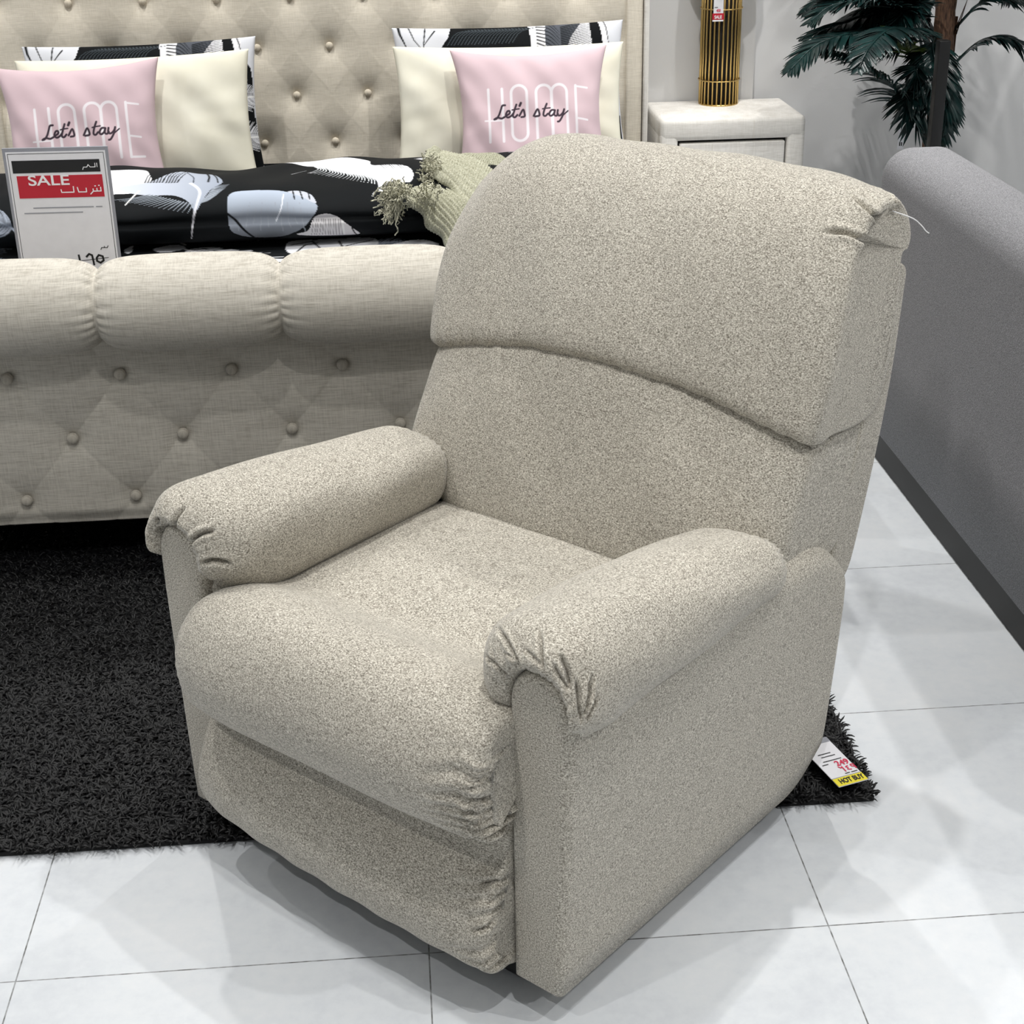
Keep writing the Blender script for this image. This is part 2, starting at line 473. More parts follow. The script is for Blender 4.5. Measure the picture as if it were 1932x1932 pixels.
def pillow_sweep(name, prof, core, xm, n=5.0, nx=240, nv=320, fn=None, nR=None, s0=(0, 0), asym=0.0, creases=(), ruff=None):
    """closed y,z profile swept across x; shrinks onto its core polyline toward the ends"""
    pr = spline(prof, nv, True); cr = np.array(core, float)
    # nearest core point per profile point
    cs = spline(core, 80) if len(core) > 2 else np.array([cr[0] + (cr[-1] - cr[0]) * t for t in np.linspace(0, 1, 80)])
    d = np.linalg.norm(pr[:, None] - cs[None], axis=2); near = cs[np.argmin(d, 1)]
    t = np.linspace(0, PI, nx); t = .5 * t + .5 * (PI / 2 - PI / 2 * np.cos(t))
    na = np.where(t < PI / 2, n, nR or n); zz = np.where(t < PI / 2, s0[0], s0[1])
    x = -np.sign(np.cos(t)) * np.abs(np.cos(t)) ** (2 / na) * xm; s = zz + (1 - zz) * np.abs(np.sin(t)) ** (2 / na)
    # even out x
    arc = np.concatenate([[0], np.cumsum(np.hypot(np.diff(x), .06 * np.diff(s)))]); g = np.linspace(0, arc[-1], nx)
    x = np.interp(g, arc, x); s = np.interp(g, arc, s)
    P = np.zeros((nx, nv, 3)); P[..., 0] = x[:, None] + asym
    yz = near[None] + s[:, None, None] * (pr - near)[None]
    P[..., 1:] = yz
    if fn is not None: P = fn(P)
    Nn = gnormals(P, True)
    c = P.mean((0, 1)); mid = Nn[nx // 2]; dd = np.sum(mid * (P[nx // 2] - P[nx // 2].mean(0)), -1)
    if np.median(dd) < 0: Nn = -Nn
    if ruff is not None: P = P + Nn * ruff(P)[..., None]
    for line, w, dp in creases:
        P = crease(P, Nn, drop(P, chw(P), line), w, dp)
    return grid(name, P, TW, chair, closev=True, caps=True)

# seat with the front roll that becomes the top of the leg rest
SEAT = [(.575, .405), (.535, .440), (.42, .452), (.28, .455), (.19, .452), (.140, .446), (.100, .456), (.045, .482), (-.015, .486),
        (-.058, .462), (-.086, .418), (-.094, .372), (-.083, .325), (-.062, .298), (-.040, .286), (-.005, .292), (.05, .330), (.14, .365), (.35, .372), (.54, .372)]
def seat_fn(P):
    x = P[..., 0]; y = P[..., 1].copy(); z = P[..., 2].copy()
    fr = 1 - sstep(y, .0, .16)
    P[..., 2] = z + fr * (.008 * (x / .3) + .006) + (1 - fr) * .010 * (1 - (x / .3) ** 2)
    P[..., 1] = y + fr * (-.006 * (1 - (x / .3) ** 2))
    return P
def seat_ruff(P):
    x, y, z = P[..., 0], P[..., 1], P[..., 2]
    e = sstep(x, .205, .292); e2 = sstep(-x, .25, .30) * .4
    fr = (1 - sstep(y, .0, .05)) * sstep(.47 - z, .0, .06)
    ph = 2 * PI * (z * 48 + .6 * np.sin(z * 37) + .25 * np.sin(x * 60)) + y * 40
    w = np.sin(ph); w = np.where(w > 0, w * .55, w)
    ph2 = 2 * PI * (z * 95 + x * 40 + .5 * np.sin(z * 90))
    return (.0052 * w * e ** 1.3 + .0022 * np.sin(ph2) * sstep(x, .262, .30)) * fr + .002 * w * e2 * fr + .0014 * np.sin(x * 17 + 2) * np.sin(y * 23 + z * 19)
pillow_sweep('seat_cushion', SEAT, [(.54, .41), (.20, .41), (.03, .41), (-.025, .40), (-.030, .325)], .306, 4.2, 300, 460, seat_fn, nR=6, s0=(.12, .25), ruff=seat_ruff, asym=.006,
             creases=[([(878, 1514), (898, 1510), (922, 1507)], .0028, .008), ([(872, 1535), (895, 1528), (920, 1522)], .003, .005),
                      ([(880, 1492), (900, 1490), (918, 1488)], .003, .004), ([(888, 1560), (905, 1548), (922, 1535)], .003, .004)])

FOOT = [(.02, .335), (-.005, .322), (-.018, .285), (-.030, .245), (-.058, .205), (-.078, .160), (-.076, .115), (-.055, .082), (-.020, .066), (.03, .066), (.05, .10), (.05, .20), (.045, .30)]
def foot_fn(P):
    x = P[..., 0]; P[..., 1] += .012 - .010 * (1 - (x / .3) ** 2); P[..., 2] += -.010 * (x / .3) + .006; return P
def foot_ruff(P):
    x, y, z = P[..., 0], P[..., 1], P[..., 2]
    e = sstep(x, .20, .295) * (1 - sstep(y, -.01, .02))
    ph = 2 * PI * (z * 34 - x * 14 + .4 * np.sin(z * 60)); w = np.sin(ph); w = np.where(w > 0, w * .5, w)
    return .0042 * w * e ** 1.5 + .0012 * np.sin(x * 70 + 1.5 * np.sin(z * 30)) * sstep(-y, .03, .07)
pillow_sweep('footrest', FOOT, [(.01, .29), (.0, .20), (-.015, .12)], .302, 5.5, 280, 300, foot_fn, nR=9, s0=(.3, .45), ruff=foot_ruff,
             creases=[([(903, 1669), (922, 1663), (944, 1660)], .0025, .008), ([(914, 1707), (928, 1703), (941, 1698)], .0025, .006),
                      ([(889, 1760), (915, 1753), (938, 1733)], .0028, .009), ([(924, 1775), (931, 1769), (939, 1762)], .0025, .005),
                      ([(917, 1813), (932, 1800), (946, 1786)], .0028, .008), ([(912, 1690), (926, 1686), (940, 1682)], .0025, .003)])
# fabric gusset that closes the gap beside the leg rest
def gusset(side):
    pr = spline([(-.05, .40), (-.062, .35), (-.055, .305), (-.03, .285), (.02, .29), (.04, .38), (.02, .44), (-.025, .44)], 120, True)
    xs = np.linspace(.272, .299, 14); rows = []
    for i, x in enumerate(xs):
        s = 1 - .5 * abs((i / 13) * 2 - 1) ** 4
        c = pr.mean(0); q = c + (pr - c) * s
        q[:, 0] += .0025 * np.sin(q[:, 1] * 420 + i) + .018
        rows.append(np.stack([np.full(len(q), side * x), q[:, 0], q[:, 1]], 1))
    grid('gusset', np.array(rows), TW, chair, closev=True, caps=True)
for s_ in (1, -1): gusset(s_)

# backrest: head pillow over lumbar pillow, both in front of an upholstered shell
HEAD = [(.650, .694), (.602, .690), (.578, .712), (.592, .765), (.622, .835), (.660, .905), (.705, .960), (.760, .993), (.815, 1.000),
        (.866, .988), (.898, .958), (.907, .925), (.893, .903), (.862, .888), (.848, .78), (.822, .70), (.75, .685)]
def head_fn(P):
    x, z = P[..., 0].copy(), P[..., 2].copy(); h = sstep(z, .66, .98)
    y = P[..., 1]
    P[..., 2] = z + (1 - h) * .072 * (.62 - (x / .37) ** 2) + h * (.031 - .012 * (x / .37) ** 2) - h * np.where(x > 0, .008, .044) * sstep(np.abs(x), .24, .39) ** 1.6
    P[..., 0] = x * (1 + .02 * np.sin(PI * h)) * (1 - .03 * sstep(z, .86, 1.0))
    P[..., 1] = y - .018 * (1 - (x / .37) ** 2) * (1 - sstep(y, .62, .85))
    return P
def lump(P):
    x, z = P[..., 0], P[..., 2]
    return .0030 * np.sin(x * 13 + 1.7) * np.sin(z * 17 + .8 + x * 4) + .0012 * np.sin(x * 41 + z * 22)
def head_ruff(P):
    x, y, z = P[..., 0], P[..., 1], P[..., 2]
    e = np.exp(-((z - .68 - .06 * (1 - (x / .37) ** 2)) / .03) ** 2) * (1 - sstep(y, .62, .70))
    return lump(P) + .0012 * np.sin(x * 150 + 3 * np.sin(x * 21)) * e
pillow_sweep('headrest', HEAD, [(.71, .74), (.745, .86), (.79, .93)], .386, 3.3, 340, 380, head_fn, nR=4.0, s0=(.58, .66), ruff=head_ruff,
             creases=[([(1652, 334), (1678, 362), (1698, 398)], .0030, .014), ([(1602, 364), (1640, 398), (1680, 434)], .0032, .016),
                      ([(1550, 436), (1604, 441), (1664, 470)], .0034, .015), ([(1706, 352), (1713, 368), (1716, 382)], .0026, .007),
                      ([(1560, 400), (1600, 420), (1640, 440)], .012, .003), ([(1590, 350), (1630, 368), (1660, 392)], .012, .003)])
LUMB = [(.640, .712), (.604, .712), (.576, .680), (.548, .625), (.522, .560), (.503, .500), (.496, .455), (.508, .418), (.545, .402), (.62, .402),
        (.74, .415), (.78, .50), (.805, .60), (.825, .69), (.74, .712)]
def lum_fn(P):
    x, z = P[..., 0].copy(), P[..., 2].copy(); h = sstep(z, .45, .71); y = P[..., 1]
    P[..., 2] = z + h * .072 * (.62 - (x / .37) ** 2) + (1 - h) * .036 * sstep(np.abs(x), .22, .37)
    P[..., 1] = y - .016 * (1 - (x / .37) ** 2) * (1 - sstep(y, .58, .8)) + .012 * (1 - h) * sstep(np.abs(x), .2, .37)
    return P
pillow_sweep('lumbar_cushion', LUMB, [(.62, .46), (.66, .55), (.70, .66)], .380, 3.3, 280, 360, lum_fn, s0=(.58, .52), ruff=lambda P: lump(P) + .0012 * np.sin(P[..., 0] * 160 + 2 * np.sin(P[..., 0] * 30)) * np.exp(-((P[..., 2] - .73) / .03) ** 2),
             creases=[([(1470, 790), (1515, 803), (1560, 815)], .004, .010), ([(1481, 800), (1510, 828), (1541, 851)], .0022, .004),
                      ([(1541, 851), (1556, 838), (1572, 822)], .0022, .003)])
SHELL = [(.700, .405), (.735, .385), (.770, .382), (.800, .43), (.838, .60), (.872, .76), (.892, .86), (.897, .893), (.880, .908), (.84, .908), (.81, .88), (.795, .82), (.765, .68), (.725, .52)]
def shell_fn(P):
    x, z = P[..., 0].copy(), P[..., 2].copy(); h = sstep(z, .60, .99)
    P[..., 2] = z + h * (.030 - .012 * (x / .37) ** 2) - h * .050 * sstep(np.abs(x), .24, .39) ** 1.6
    P[..., 0] = x * (1 + .03 * np.sin(PI * sstep(z, .3, 1.05))); return P
pillow_sweep('back_shell', SHELL, [(.745, .42), (.80, .68), (.85, .92)], .372, 14.0, 220, 260, shell_fn)
# body behind the arms, and the black steel base, enlarged to darken like shadow
box('seat_box', (-.31, .06, .09), (.31, .70, .365), TW, chair, .02)
box('rear_panel', (-.36, .70, .10), (.36, .728, .40), TW, chair, .012)
bs = box('base', (-.292, .035, .010), (.292, .66, .085), MT['black'], chair, .008); tag(bs, 'black metal base frame under the recliner, enlarged to stand in for shadow there')
for sx in (-1, 1):
    for yy_ in (.13, .58): lathe('glide', [(.0, 0.0), (.022, 0.0), (.024, .006), (.018, .034), (0, .034)], MT['black'], chair, 16, (sx * .24, yy_, 0))
p0 = plane_pt(1716, 408, chw(np.array([.375, .83, .90])), (ca, sa, 0))
def tochair(p):
    d = np.array(p) - CH_O; return np.array([ca * d[0] + sa * d[1], -sa * d[0] + ca * d[1], d[2]])
th_pts = [tochair(plane_pt(x, y, chw(np.array([.375, .83, .90])), (0, 1, 0))) for x, y in ((1684, 398), (1722, 412), (1738, 425), (1747, 436), (1753, 440))]
tag(tube('tag_thread', spline(th_pts, 24), .0009, MT['thread'], chair, 6), 'thin white plastic thread')

# ================================================================== RUG
def rug():
    x0, x1, y0, y1 = -1.25, .755, 2.088, 3.42
    root = empty('rug', ((x0 + x1) / 2, (y0 + y1) / 2, 0), label='black shaggy rug on the tiles under the recliner and bed foot', cat='rug')
    ox, oy = root.location[0], root.location[1]
    box('backing', (x0 - ox, y0 - oy, .0005), (x1 - ox, y1 - oy, .010), MT['rug'], root, .003, 2)
    n = 110000
    bx = RNG.uniform(x0 - .004, x1 + .004, n); by = RNG.uniform(y0 - .004, y1 + .004, n)
    ang = RNG.uniform(0, 2 * PI, n); ln = RNG.uniform(.013, .021, n); lean = RNG.uniform(.6, 1.3, n); w = RNG.uniform(.0013, .0021, n)
    bend = RNG.uniform(-.8, .8, n)
    dx, dy = np.cos(ang), np.sin(ang); px_, py_ = -dy, dx
    V = []
    h = np.zeros(n); cx = bx - ox; cy = by - oy; cz = np.full(n, .009)
    pts = [(cx.copy(), cy.copy(), cz.copy())]
    for k in range(3):
        le = lean + k * .28
        a2 = ang + bend * k * .5
        cx = cx + np.cos(a2) * np.sin(le) * ln / 3; cy = cy + np.sin(a2) * np.sin(le) * ln / 3; cz = cz + np.maximum(np.cos(le), -.25) * ln / 3
        pts.append((cx.copy(), cy.copy(), np.maximum(cz, .004)))
    ww = [1, 1.25, 1.15, .35]
    for (a, b, c), q in zip(pts, ww):
        V.append(np.stack([a - px_ * w * q, b - py_ * w * q, c], 1)); V.append(np.stack([a + px_ * w * q, b + py_ * w * q, c], 1))
        V.append(np.stack([a, b, c + w * q * 1.1], 1))
    V = np.stack(V, 1).reshape(-1, 3)          # 12 per strand
    base = (np.arange(n) * 12)[:, None, None]
    fs = []
    for k in range(3):
        a = 3 * k
        for (i, j) in ((0, 2), (2, 1)): fs.append([a + i, a + j, a + 3 + j, a + 3 + i])
    Fq = (base + np.array(fs)[None]).reshape(-1, 4)
    me = bpy.data.meshes.new('pile'); me.vertices.add(len(V)); me.vertices.foreach_set('co', V.astype(np.float32).ravel())
    me.loops.add(Fq.size); me.loops.foreach_set('vertex_index', Fq.ravel().astype(np.int32)); me.polygons.add(len(Fq))
    me.polygons.foreach_set('loop_start', (np.arange(len(Fq)) * 4).astype(np.int32)); me.update(calc_edges=True); me.validate()
    o = link('pile', me, MT['yarn'], root); o['kind'] = 'stuff'
rug()

# ================================================================== BED
BX = -.243           # centre line of the bed
bed = empty('bed', (BX, 4.2, 0), label='large beige linen bed with buttoned headboard and rolled footboard behind the recliner', cat='bed')
bo = np.array([BX, 4.2, 0])
def tuft(X, Z, sx, sz, x0, z0, dip, dline, rad, pf=.010):
    a = (X - x0) / sx + (Z - z0) / (2 * sz); b = (X - x0) / sx - (Z - z0) / (2 * sz)
    da = np.abs(a - np.round(a)); db = np.abs(b - np.round(b))
    k = 1 / math.hypot(1 / sx, 1 / (2 * sz))
    D = np.minimum(da, db) * k
    ua = (a - np.round(a)); ub = (b - np.round(b))
    rx = (ua + ub) / 2 * sx; rz = (ua - ub) * sz
    r = np.hypot(rx, rz)
    puff = np.sqrt(np.abs(np.sin(PI * a) * np.sin(PI * b)) + 1e-9)
    return pf * puff - dline * np.exp(-D / .005) - dip * np.exp(-(r / rad) ** 1.2)
# footboard panel
def foot_panel():
    xs = np.linspace(-1.30, .84, 620); zs = np.linspace(.125, .60, 200)
    X, Z = np.meshgrid(xs, zs, indexing='ij')
    t = tuft(X, Z, .2335, .140, -.597, .4635, .020, .0016, .030, .0012)
    edge = sstep(Z, .125, .16) * .012 - .012
    Y = 3.105 - t - edge * 1.0
    P = np.stack([X, Y, Z], -1)
    # wrap under and behind
    back = []
    bot = P[:, :1].copy(); rows = [bot + np.array([0, .008, -.004]), bot + np.array([0, .05, -.006])]
    full = np.concatenate([rows[1], rows[0], P, P[:, -1:] + np.array([0, .04, .01])], 1) - bo
    fb = grid('footboard', full, MT['linen'], bed)
    box('footboard_core', (-1.30 - BX, 3.125 - 4.2, .125), (.84 - BX, 3.19 - 4.2, .62), MT['linen'], bed, .01)
    me = None
    rowz = [(.4635, 0), (.3235, .5), (.1835, 0)]
    for z, off in rowz:
        for k in range(-3, 7):
            x = -.597 + (k + off) * .2335
            if -1.27 < x < .82:
                b = button(fb, MT['button'], .0125, me); me = b.data
                b.location = (x - BX, 3.105 + .006 - 4.2, z); b.rotation_euler = (PI / 2, 0, 0)
def button(parent, mat, r, me=None):
    if me is None:
        prof = [(r * .55, -.012), (r * .95, -.004), (r, 0), (r * .97, .003), (r * .85, .006), (r * .6, .0085), (r * .3, .0098), (0.0001, .0102)]
        o = lathe('button', prof, mat, parent, 24); return o
    o = bpy.data.objects.new('button', me); COL.objects.link(o); o.parent = parent; return o
foot_panel()
def roll():
    seg = .368; xs = np.linspace(-1.34, .88, 1300); th = np.linspace(0, 2 * PI, 200, endpoint=False)
    X, T = np.meshgrid(xs, th, indexing='ij')
    u = (X - BX) / seg; du = np.abs(u - np.round(u)) * seg           # distance to the nearest pinch seam
    r = .0995 - .024 * np.exp(-(du / .022)) - .006 * np.exp(-(du / .07))
    sid = np.round(u)
    g = np.sin(T * 21 + 1.9 * np.sin(T * 4 + sid) + np.sign(u - np.round(u)) * 1.2)
    g = np.where(g > 0, g * .5, g)
    r = r + .0032 * g * np.exp(-du / .022) * sstep(du, .001, .008)
    Yc, Zc = 3.078, .626
    P = np.stack([X, Yc + r * np.cos(T) * 1.02, Zc + r * np.sin(T)], -1)
    grid('footboard_roll', P - bo, MT['linen'], bed, closev=True, caps=True)
roll()
def headboard():
    hx0, hx1, yh = -1.36, .872, 5.30
    xs = np.linspace(hx0 + .065, hx1 - .065, 560); zs = np.linspace(.30, 1.36, 300)
    X, Z = np.meshgrid(xs, zs, indexing='ij')
    t = tuft(X, Z, .2385, .157, -.432, .822, .026, .0003, .036, .0012)
    Y = yh - t
    hb = grid('headboard', np.stack([X, Y, Z], -1) - bo, MT['head'], bed)
    me = None
    for j in range(-2, 4):
        z = .822 + .157 * j
        for k in range(-5, 7):
            x = -.432 + (k + (.5 if j % 2 else 0)) * .2385
            if hx0 + .1 < x < hx1 - .09 and z > .38:
                b = button(hb, MT['bhead'], .0125, me); me = b.data
                b.location = (x - BX, yh + .012 - 4.2, z); b.rotation_euler = (PI / 2, 0, 0)
    box('headboard_border', (hx1 - .072 - BX, yh - .012 - 4.2, .10), (hx1 - .016 - BX, yh + .10 - 4.2, 1.43), MT['head'], bed, .008)
    box('headboard_border', (hx0 + .010 - BX, yh - .012 - 4.2, .10), (hx0 + .072 - BX, yh + .10 - 4.2, 1.43), MT['head'], bed, .008)
    box('headboard_border', (hx0 + .0725 - BX, yh - .011 - 4.2, 1.35), (hx1 - .0725 - BX, yh + .10 - 4.2, 1.43), MT['head'], bed, .008)
    box('headboard_frame', (hx1 - .013 - BX, yh - .022 - 4.2, .0), (hx1 + .004 - BX, yh + .12 - 4.2, 1.45), MT['night'], bed, .005)
    box('headboard_frame', (hx0 - .004 - BX, yh - .022 - 4.2, .0), (hx0 + .010 - BX, yh + .12 - 4.2, 1.45), MT['night'], bed, .005)
    box('headboard_core', (hx0 + .02 - BX, yh + .04 - 4.2, .10), (hx1 - .02 - BX, yh + .11 - 4.2, 1.42), MT['head'], bed, .005)
headboard()
for sx in (-1.29, .79): box('side_rail', (sx - BX, 3.19 - 4.2, .125), (sx + .05 - BX, 5.30 - 4.2, .40), MT['linen'], bed, .015)
box('slat_base', (-1.24 - BX, 3.19 - 4.2, .20), (.79 - BX, 5.28 - 4.2, .245), MT['dark'], bed)
for sx in (-1.22, .72):
    for sy in (3.22, 5.1): box('leg', (sx - BX, sy - 4.2, .028 if sy < 3.4 else 0), (sx + .06 - BX, sy + .06 - 4.2, .22), MT['black'], bed, .004)

# ---- mattress in its printed sheet
BLK, WHT, GRB = (7, 11, 14), (232, 233, 238), (160, 168, 182)
def sheet():
    xs = np.linspace(-1.22, .77, 520)
    pr = spline([(3.22, .25), (3.215, .36), (3.225, .420), (3.26, .444), (3.40, .449), (4.0, .450), (4.6, .450), (5.18, .448), (5.23, .43), (5.242, .36), (5.242, .25)], 420)
    P = np.zeros((len(xs), len(pr), 3)); P[..., 0] = xs[:, None]; P[..., 1] = pr[None, :, 0]; P[..., 2] = pr[None, :, 1]
    sl = np.concatenate([[0], np.cumsum(np.linalg.norm(np.diff(pr, axis=0), axis=1))])
    U = np.repeat(xs[:, None], len(pr), 1); V = np.repeat(sl[None], len(xs), 0)
    C = Cloth(U, V, BLK)
    for i in range(26):
        a = RNG.uniform(-1.2, .75), RNG.uniform(.1, 1.5); an = RNG.uniform(0, 6.28); L = RNG.uniform(.22, .36)
        C.feather(a, (a[0] + L * math.cos(an), a[1] + L * math.sin(an)), RNG.uniform(.07, .11), [WHT, GRB, WHT][i % 3], RNG.uniform(-.3, .3), 34, True, .006, i)
    def pp(l): return uvdrop(P, U, V, l)
    C.poly(pp([(546, 456), (600, 452), (700, 448), (712, 462), (705, 476), (600, 476), (547, 478)]), WHT)
    C.poly(pp([(236, 470), (252, 464), (246, 476), (236, 478)]), WHT); C.poly(pp([(290, 470), (330, 462), (350, 468), (310, 477)]), WHT)
    C.poly(pp([(740, 462), (790, 452), (830, 462), (800, 474), (760, 476)]), WHT)
    for l in ([(550, 462), (590, 456), (612, 474)], [(620, 476), (660, 462), (705, 452)], [(560, 475), (575, 462), (600, 458)], [(640, 455), (650, 470), (690, 474)]):
        C.stroke(pp(l), .006, BLK)
    rows = [P]
    o = grid('mattress', P, MT['vprint'], None, col=C.C, thick=.02)
    tag(o, 'mattress in a black and white feather print sheet, showing just above the footboard roll', 'mattress')
sheet()

# ---- folded duvet
def duvet():
    xs = np.linspace(-1.24, .80, 760)
    prof = [(4.675, .468), (4.672, .52), (4.655, .562), (4.60, .588), (4.50, .598), (4.38, .604), (4.27, .602), (4.20, .590), (4.145, .562), (4.130, .525), (4.145, .485), (4.19, .464)]
    pr = spline(prof, 520)
    X = np.repeat(xs[:, None], len(pr), 1); Y = np.repeat(pr[None, :, 0], len(xs), 0); Z = np.repeat(pr[None, :, 1], len(xs), 0)
    sl = np.concatenate([[0], np.cumsum(np.linalg.norm(np.diff(pr, axis=0), axis=1))])
    U = X.copy(); V = np.repeat(sl[None], len(xs), 0)
    top = sstep(Z, .50, .58)
    wob = .010 * np.sin(X * 5.1 + 1) * np.sin(Y * 6 + X * 2) + .006 * np.sin(X * 11 + Y * 9) + .003 * np.sin(X * 27 - Y * 14)
    Z = Z + wob * top 
    Y = Y + .012 * np.sin(X * 4.3 + .5) * (1 - sstep(Y, 4.15, 4.35))
    # second fold line along the front
    Y = Y + .010 * np.exp(-((sl[None] - sl[-1] + .10) / .010) ** 2)
    P = np.stack([X, Y, Z], -1)
    C = Cloth(U, V, BLK)
    def z1(l): return uvdrop(P, U, V, [(180 + .3106 * a, .3106 * b) for a, b in l])
    def st(l, w, c, w2=None): C.stroke(spline(z1(l), 14), w, c, w2)
    C.poly(z1([(-60, 1040), (90, 1035), (280, 1015), (330, 1060), (340, 1130), (250, 1170), (100, 1180), (-60, 1190)]), WHT)
    C.poly(z1([(330, 1105), (470, 1045), (560, 1032), (680, 1040), (755, 1080), (770, 1112), (700, 1152), (640, 1240), (602, 1290), (565, 1228), (450, 1186), (200, 1172), (150, 1140)]), (200, 206, 218), (150, 158, 172), (1, 0))
    for i in range(16):                       # barbs beneath the left feather
        t = i / 15; a = (330 + 260 * t, 1180 + 60 * t); b = (120 + 440 * t, 1215 + 80 * t)
        st([a, ((a[0] + b[0]) / 2, a[1] + 24), b], .004, (150, 158, 168), .001)
    for i in range(14):
        t = i / 13; a = (640 + 80 * t, 1230 - 90 * t); st([a, (a[0] + 40, a[1] - 12), (a[0] + 90, a[1] - 40 + 20 * t)], .0035, (150, 158, 168), .001)
    for i in range(12):
        x = 300 + i * 18; st([(x, 1110), (x + 30, 1060), (x + 90, 1030 - (i % 3) * 4)], .005, BLK, .0015)
    st([(560, 1035), (595, 1070), (595, 1110)], .0035, (60, 66, 78)); st([(680, 1040), (690, 1075), (685, 1105)], .006, BLK); st([(715, 1050), (735, 1080), (745, 1110)], .004, BLK)
    st([(575, 1112), (632, 1160), (622, 1220), (602, 1290)], .009, (222, 224, 232), .006); st([(602, 1290), (590, 1360), (582, 1450)], .006, (208, 208, 214), .002)
    st([(265, 1160), (225, 1200), (180, 1247)], .006, (228, 228, 228), .003)
    C.poly(z1([(808, 1195), (860, 1163), (1000, 1155), (1150, 1163), (1255, 1195), (1350, 1252), (1292, 1350), (1210, 1410), (1110, 1438), (950, 1440), (830, 1405), (806, 1300)]), (176, 187, 203), (116, 120, 127), (0, 1))
    for i in range(10): st([(870 + i * 45, 1400 - (i % 3) * 22), (880 + i * 42, 1330), (900 + i * 38, 1260 - (i % 2) * 30)], .003, (150, 156, 166), .001)
    st([(806, 1300), (880, 1370), (960, 1440)], .006, BLK); st([(1140, 1180), (1130, 1260), (1100, 1340)], .003, (225, 228, 236))
    C.poly(z1([(1170, 1165), (1240, 1160), (1308, 1180), (1338, 1235), (1250, 1195)]), (190, 194, 204))
    for a in (1200, 1245, 1290): st([(a, 1160), (a + 12, 1210)], .004, BLK)
    C.poly(z1([(1290, 1400), (1330, 1320), (1410, 1298), (1500, 1338), (1605, 1412), (1560, 1426), (1400, 1430), (1220, 1424)]), (216, 214, 216))
    for i in range(12): st([(1312 + i * 17, 1425), (1325 + i * 15, 1330)], .0022, (150, 148, 150))
    st([(1500, 1345), (1512, 1425)], .005, (235, 235, 235)); st([(1560, 1380), (1590, 1425)], .004, BLK)
    C.poly(z1([(1140, 958), (1340, 952), (1640, 960), (1690, 1000), (1900, 1010), (1920, 1100), (1790, 1100), (1745, 1160), (1700, 1090), (1600, 1062), (1400, 1022), (1210, 990)]), WHT)
    for i in range(22):
        t = i / 21; a = (1330 + 380 * t, 1005 + 75 * t); st([a, (a[0] + 20, a[1] + 24), (a[0] - 40 + 70 * t, a[1] + 44)], .0045, (226, 230, 234), .001)
    for i in range(22):
        x = 1690 + i * 13; st([(x, 968 + (i % 3) * 3), (x + 30, 992), (x + 70, 1026 - (i % 4) * 5)], .005, BLK, .001)
    st([(1190, 1045), (1235, 1035), (1280, 1030)], .003, WHT, .001); st([(1305, 1050), (1340, 1048)], .003, WHT, .001)
    st([(1725, 1100), (1735, 1150)], .010, WHT); st([(1745, 1160), (1700, 1165), (1680, 1190)], .004, WHT, .001)
    for i in range(9):                        # loose feathers on the part hidden by the chair and at the far edges
        a = (.28 + .5 * RNG.random(), RNG.uniform(.1, .7)); an = RNG.uniform(0, 6.28)
        C.feather(a, (a[0] + .25 * math.cos(an), a[1] + .25 * math.sin(an)), .08, WHT, .2, 34, True, .006, 50 + i)
    for i in range(5):
        a = (-1.2 + .35 * RNG.random(), RNG.uniform(.1, .7)); an = RNG.uniform(0, 6.28)
        C.feather(a, (a[0] + .25 * math.cos(an), a[1] + .25 * math.sin(an)), .08, GRB, .2, 34, True, .006, 70 + i)
    o = grid('duvet', P, MT['vprint'], None, col=C.C, thick=.012)
    tag(o, 'folded black duvet printed with white and grey feathers, lying across the bed', 'duvet')
    return P
duvet()

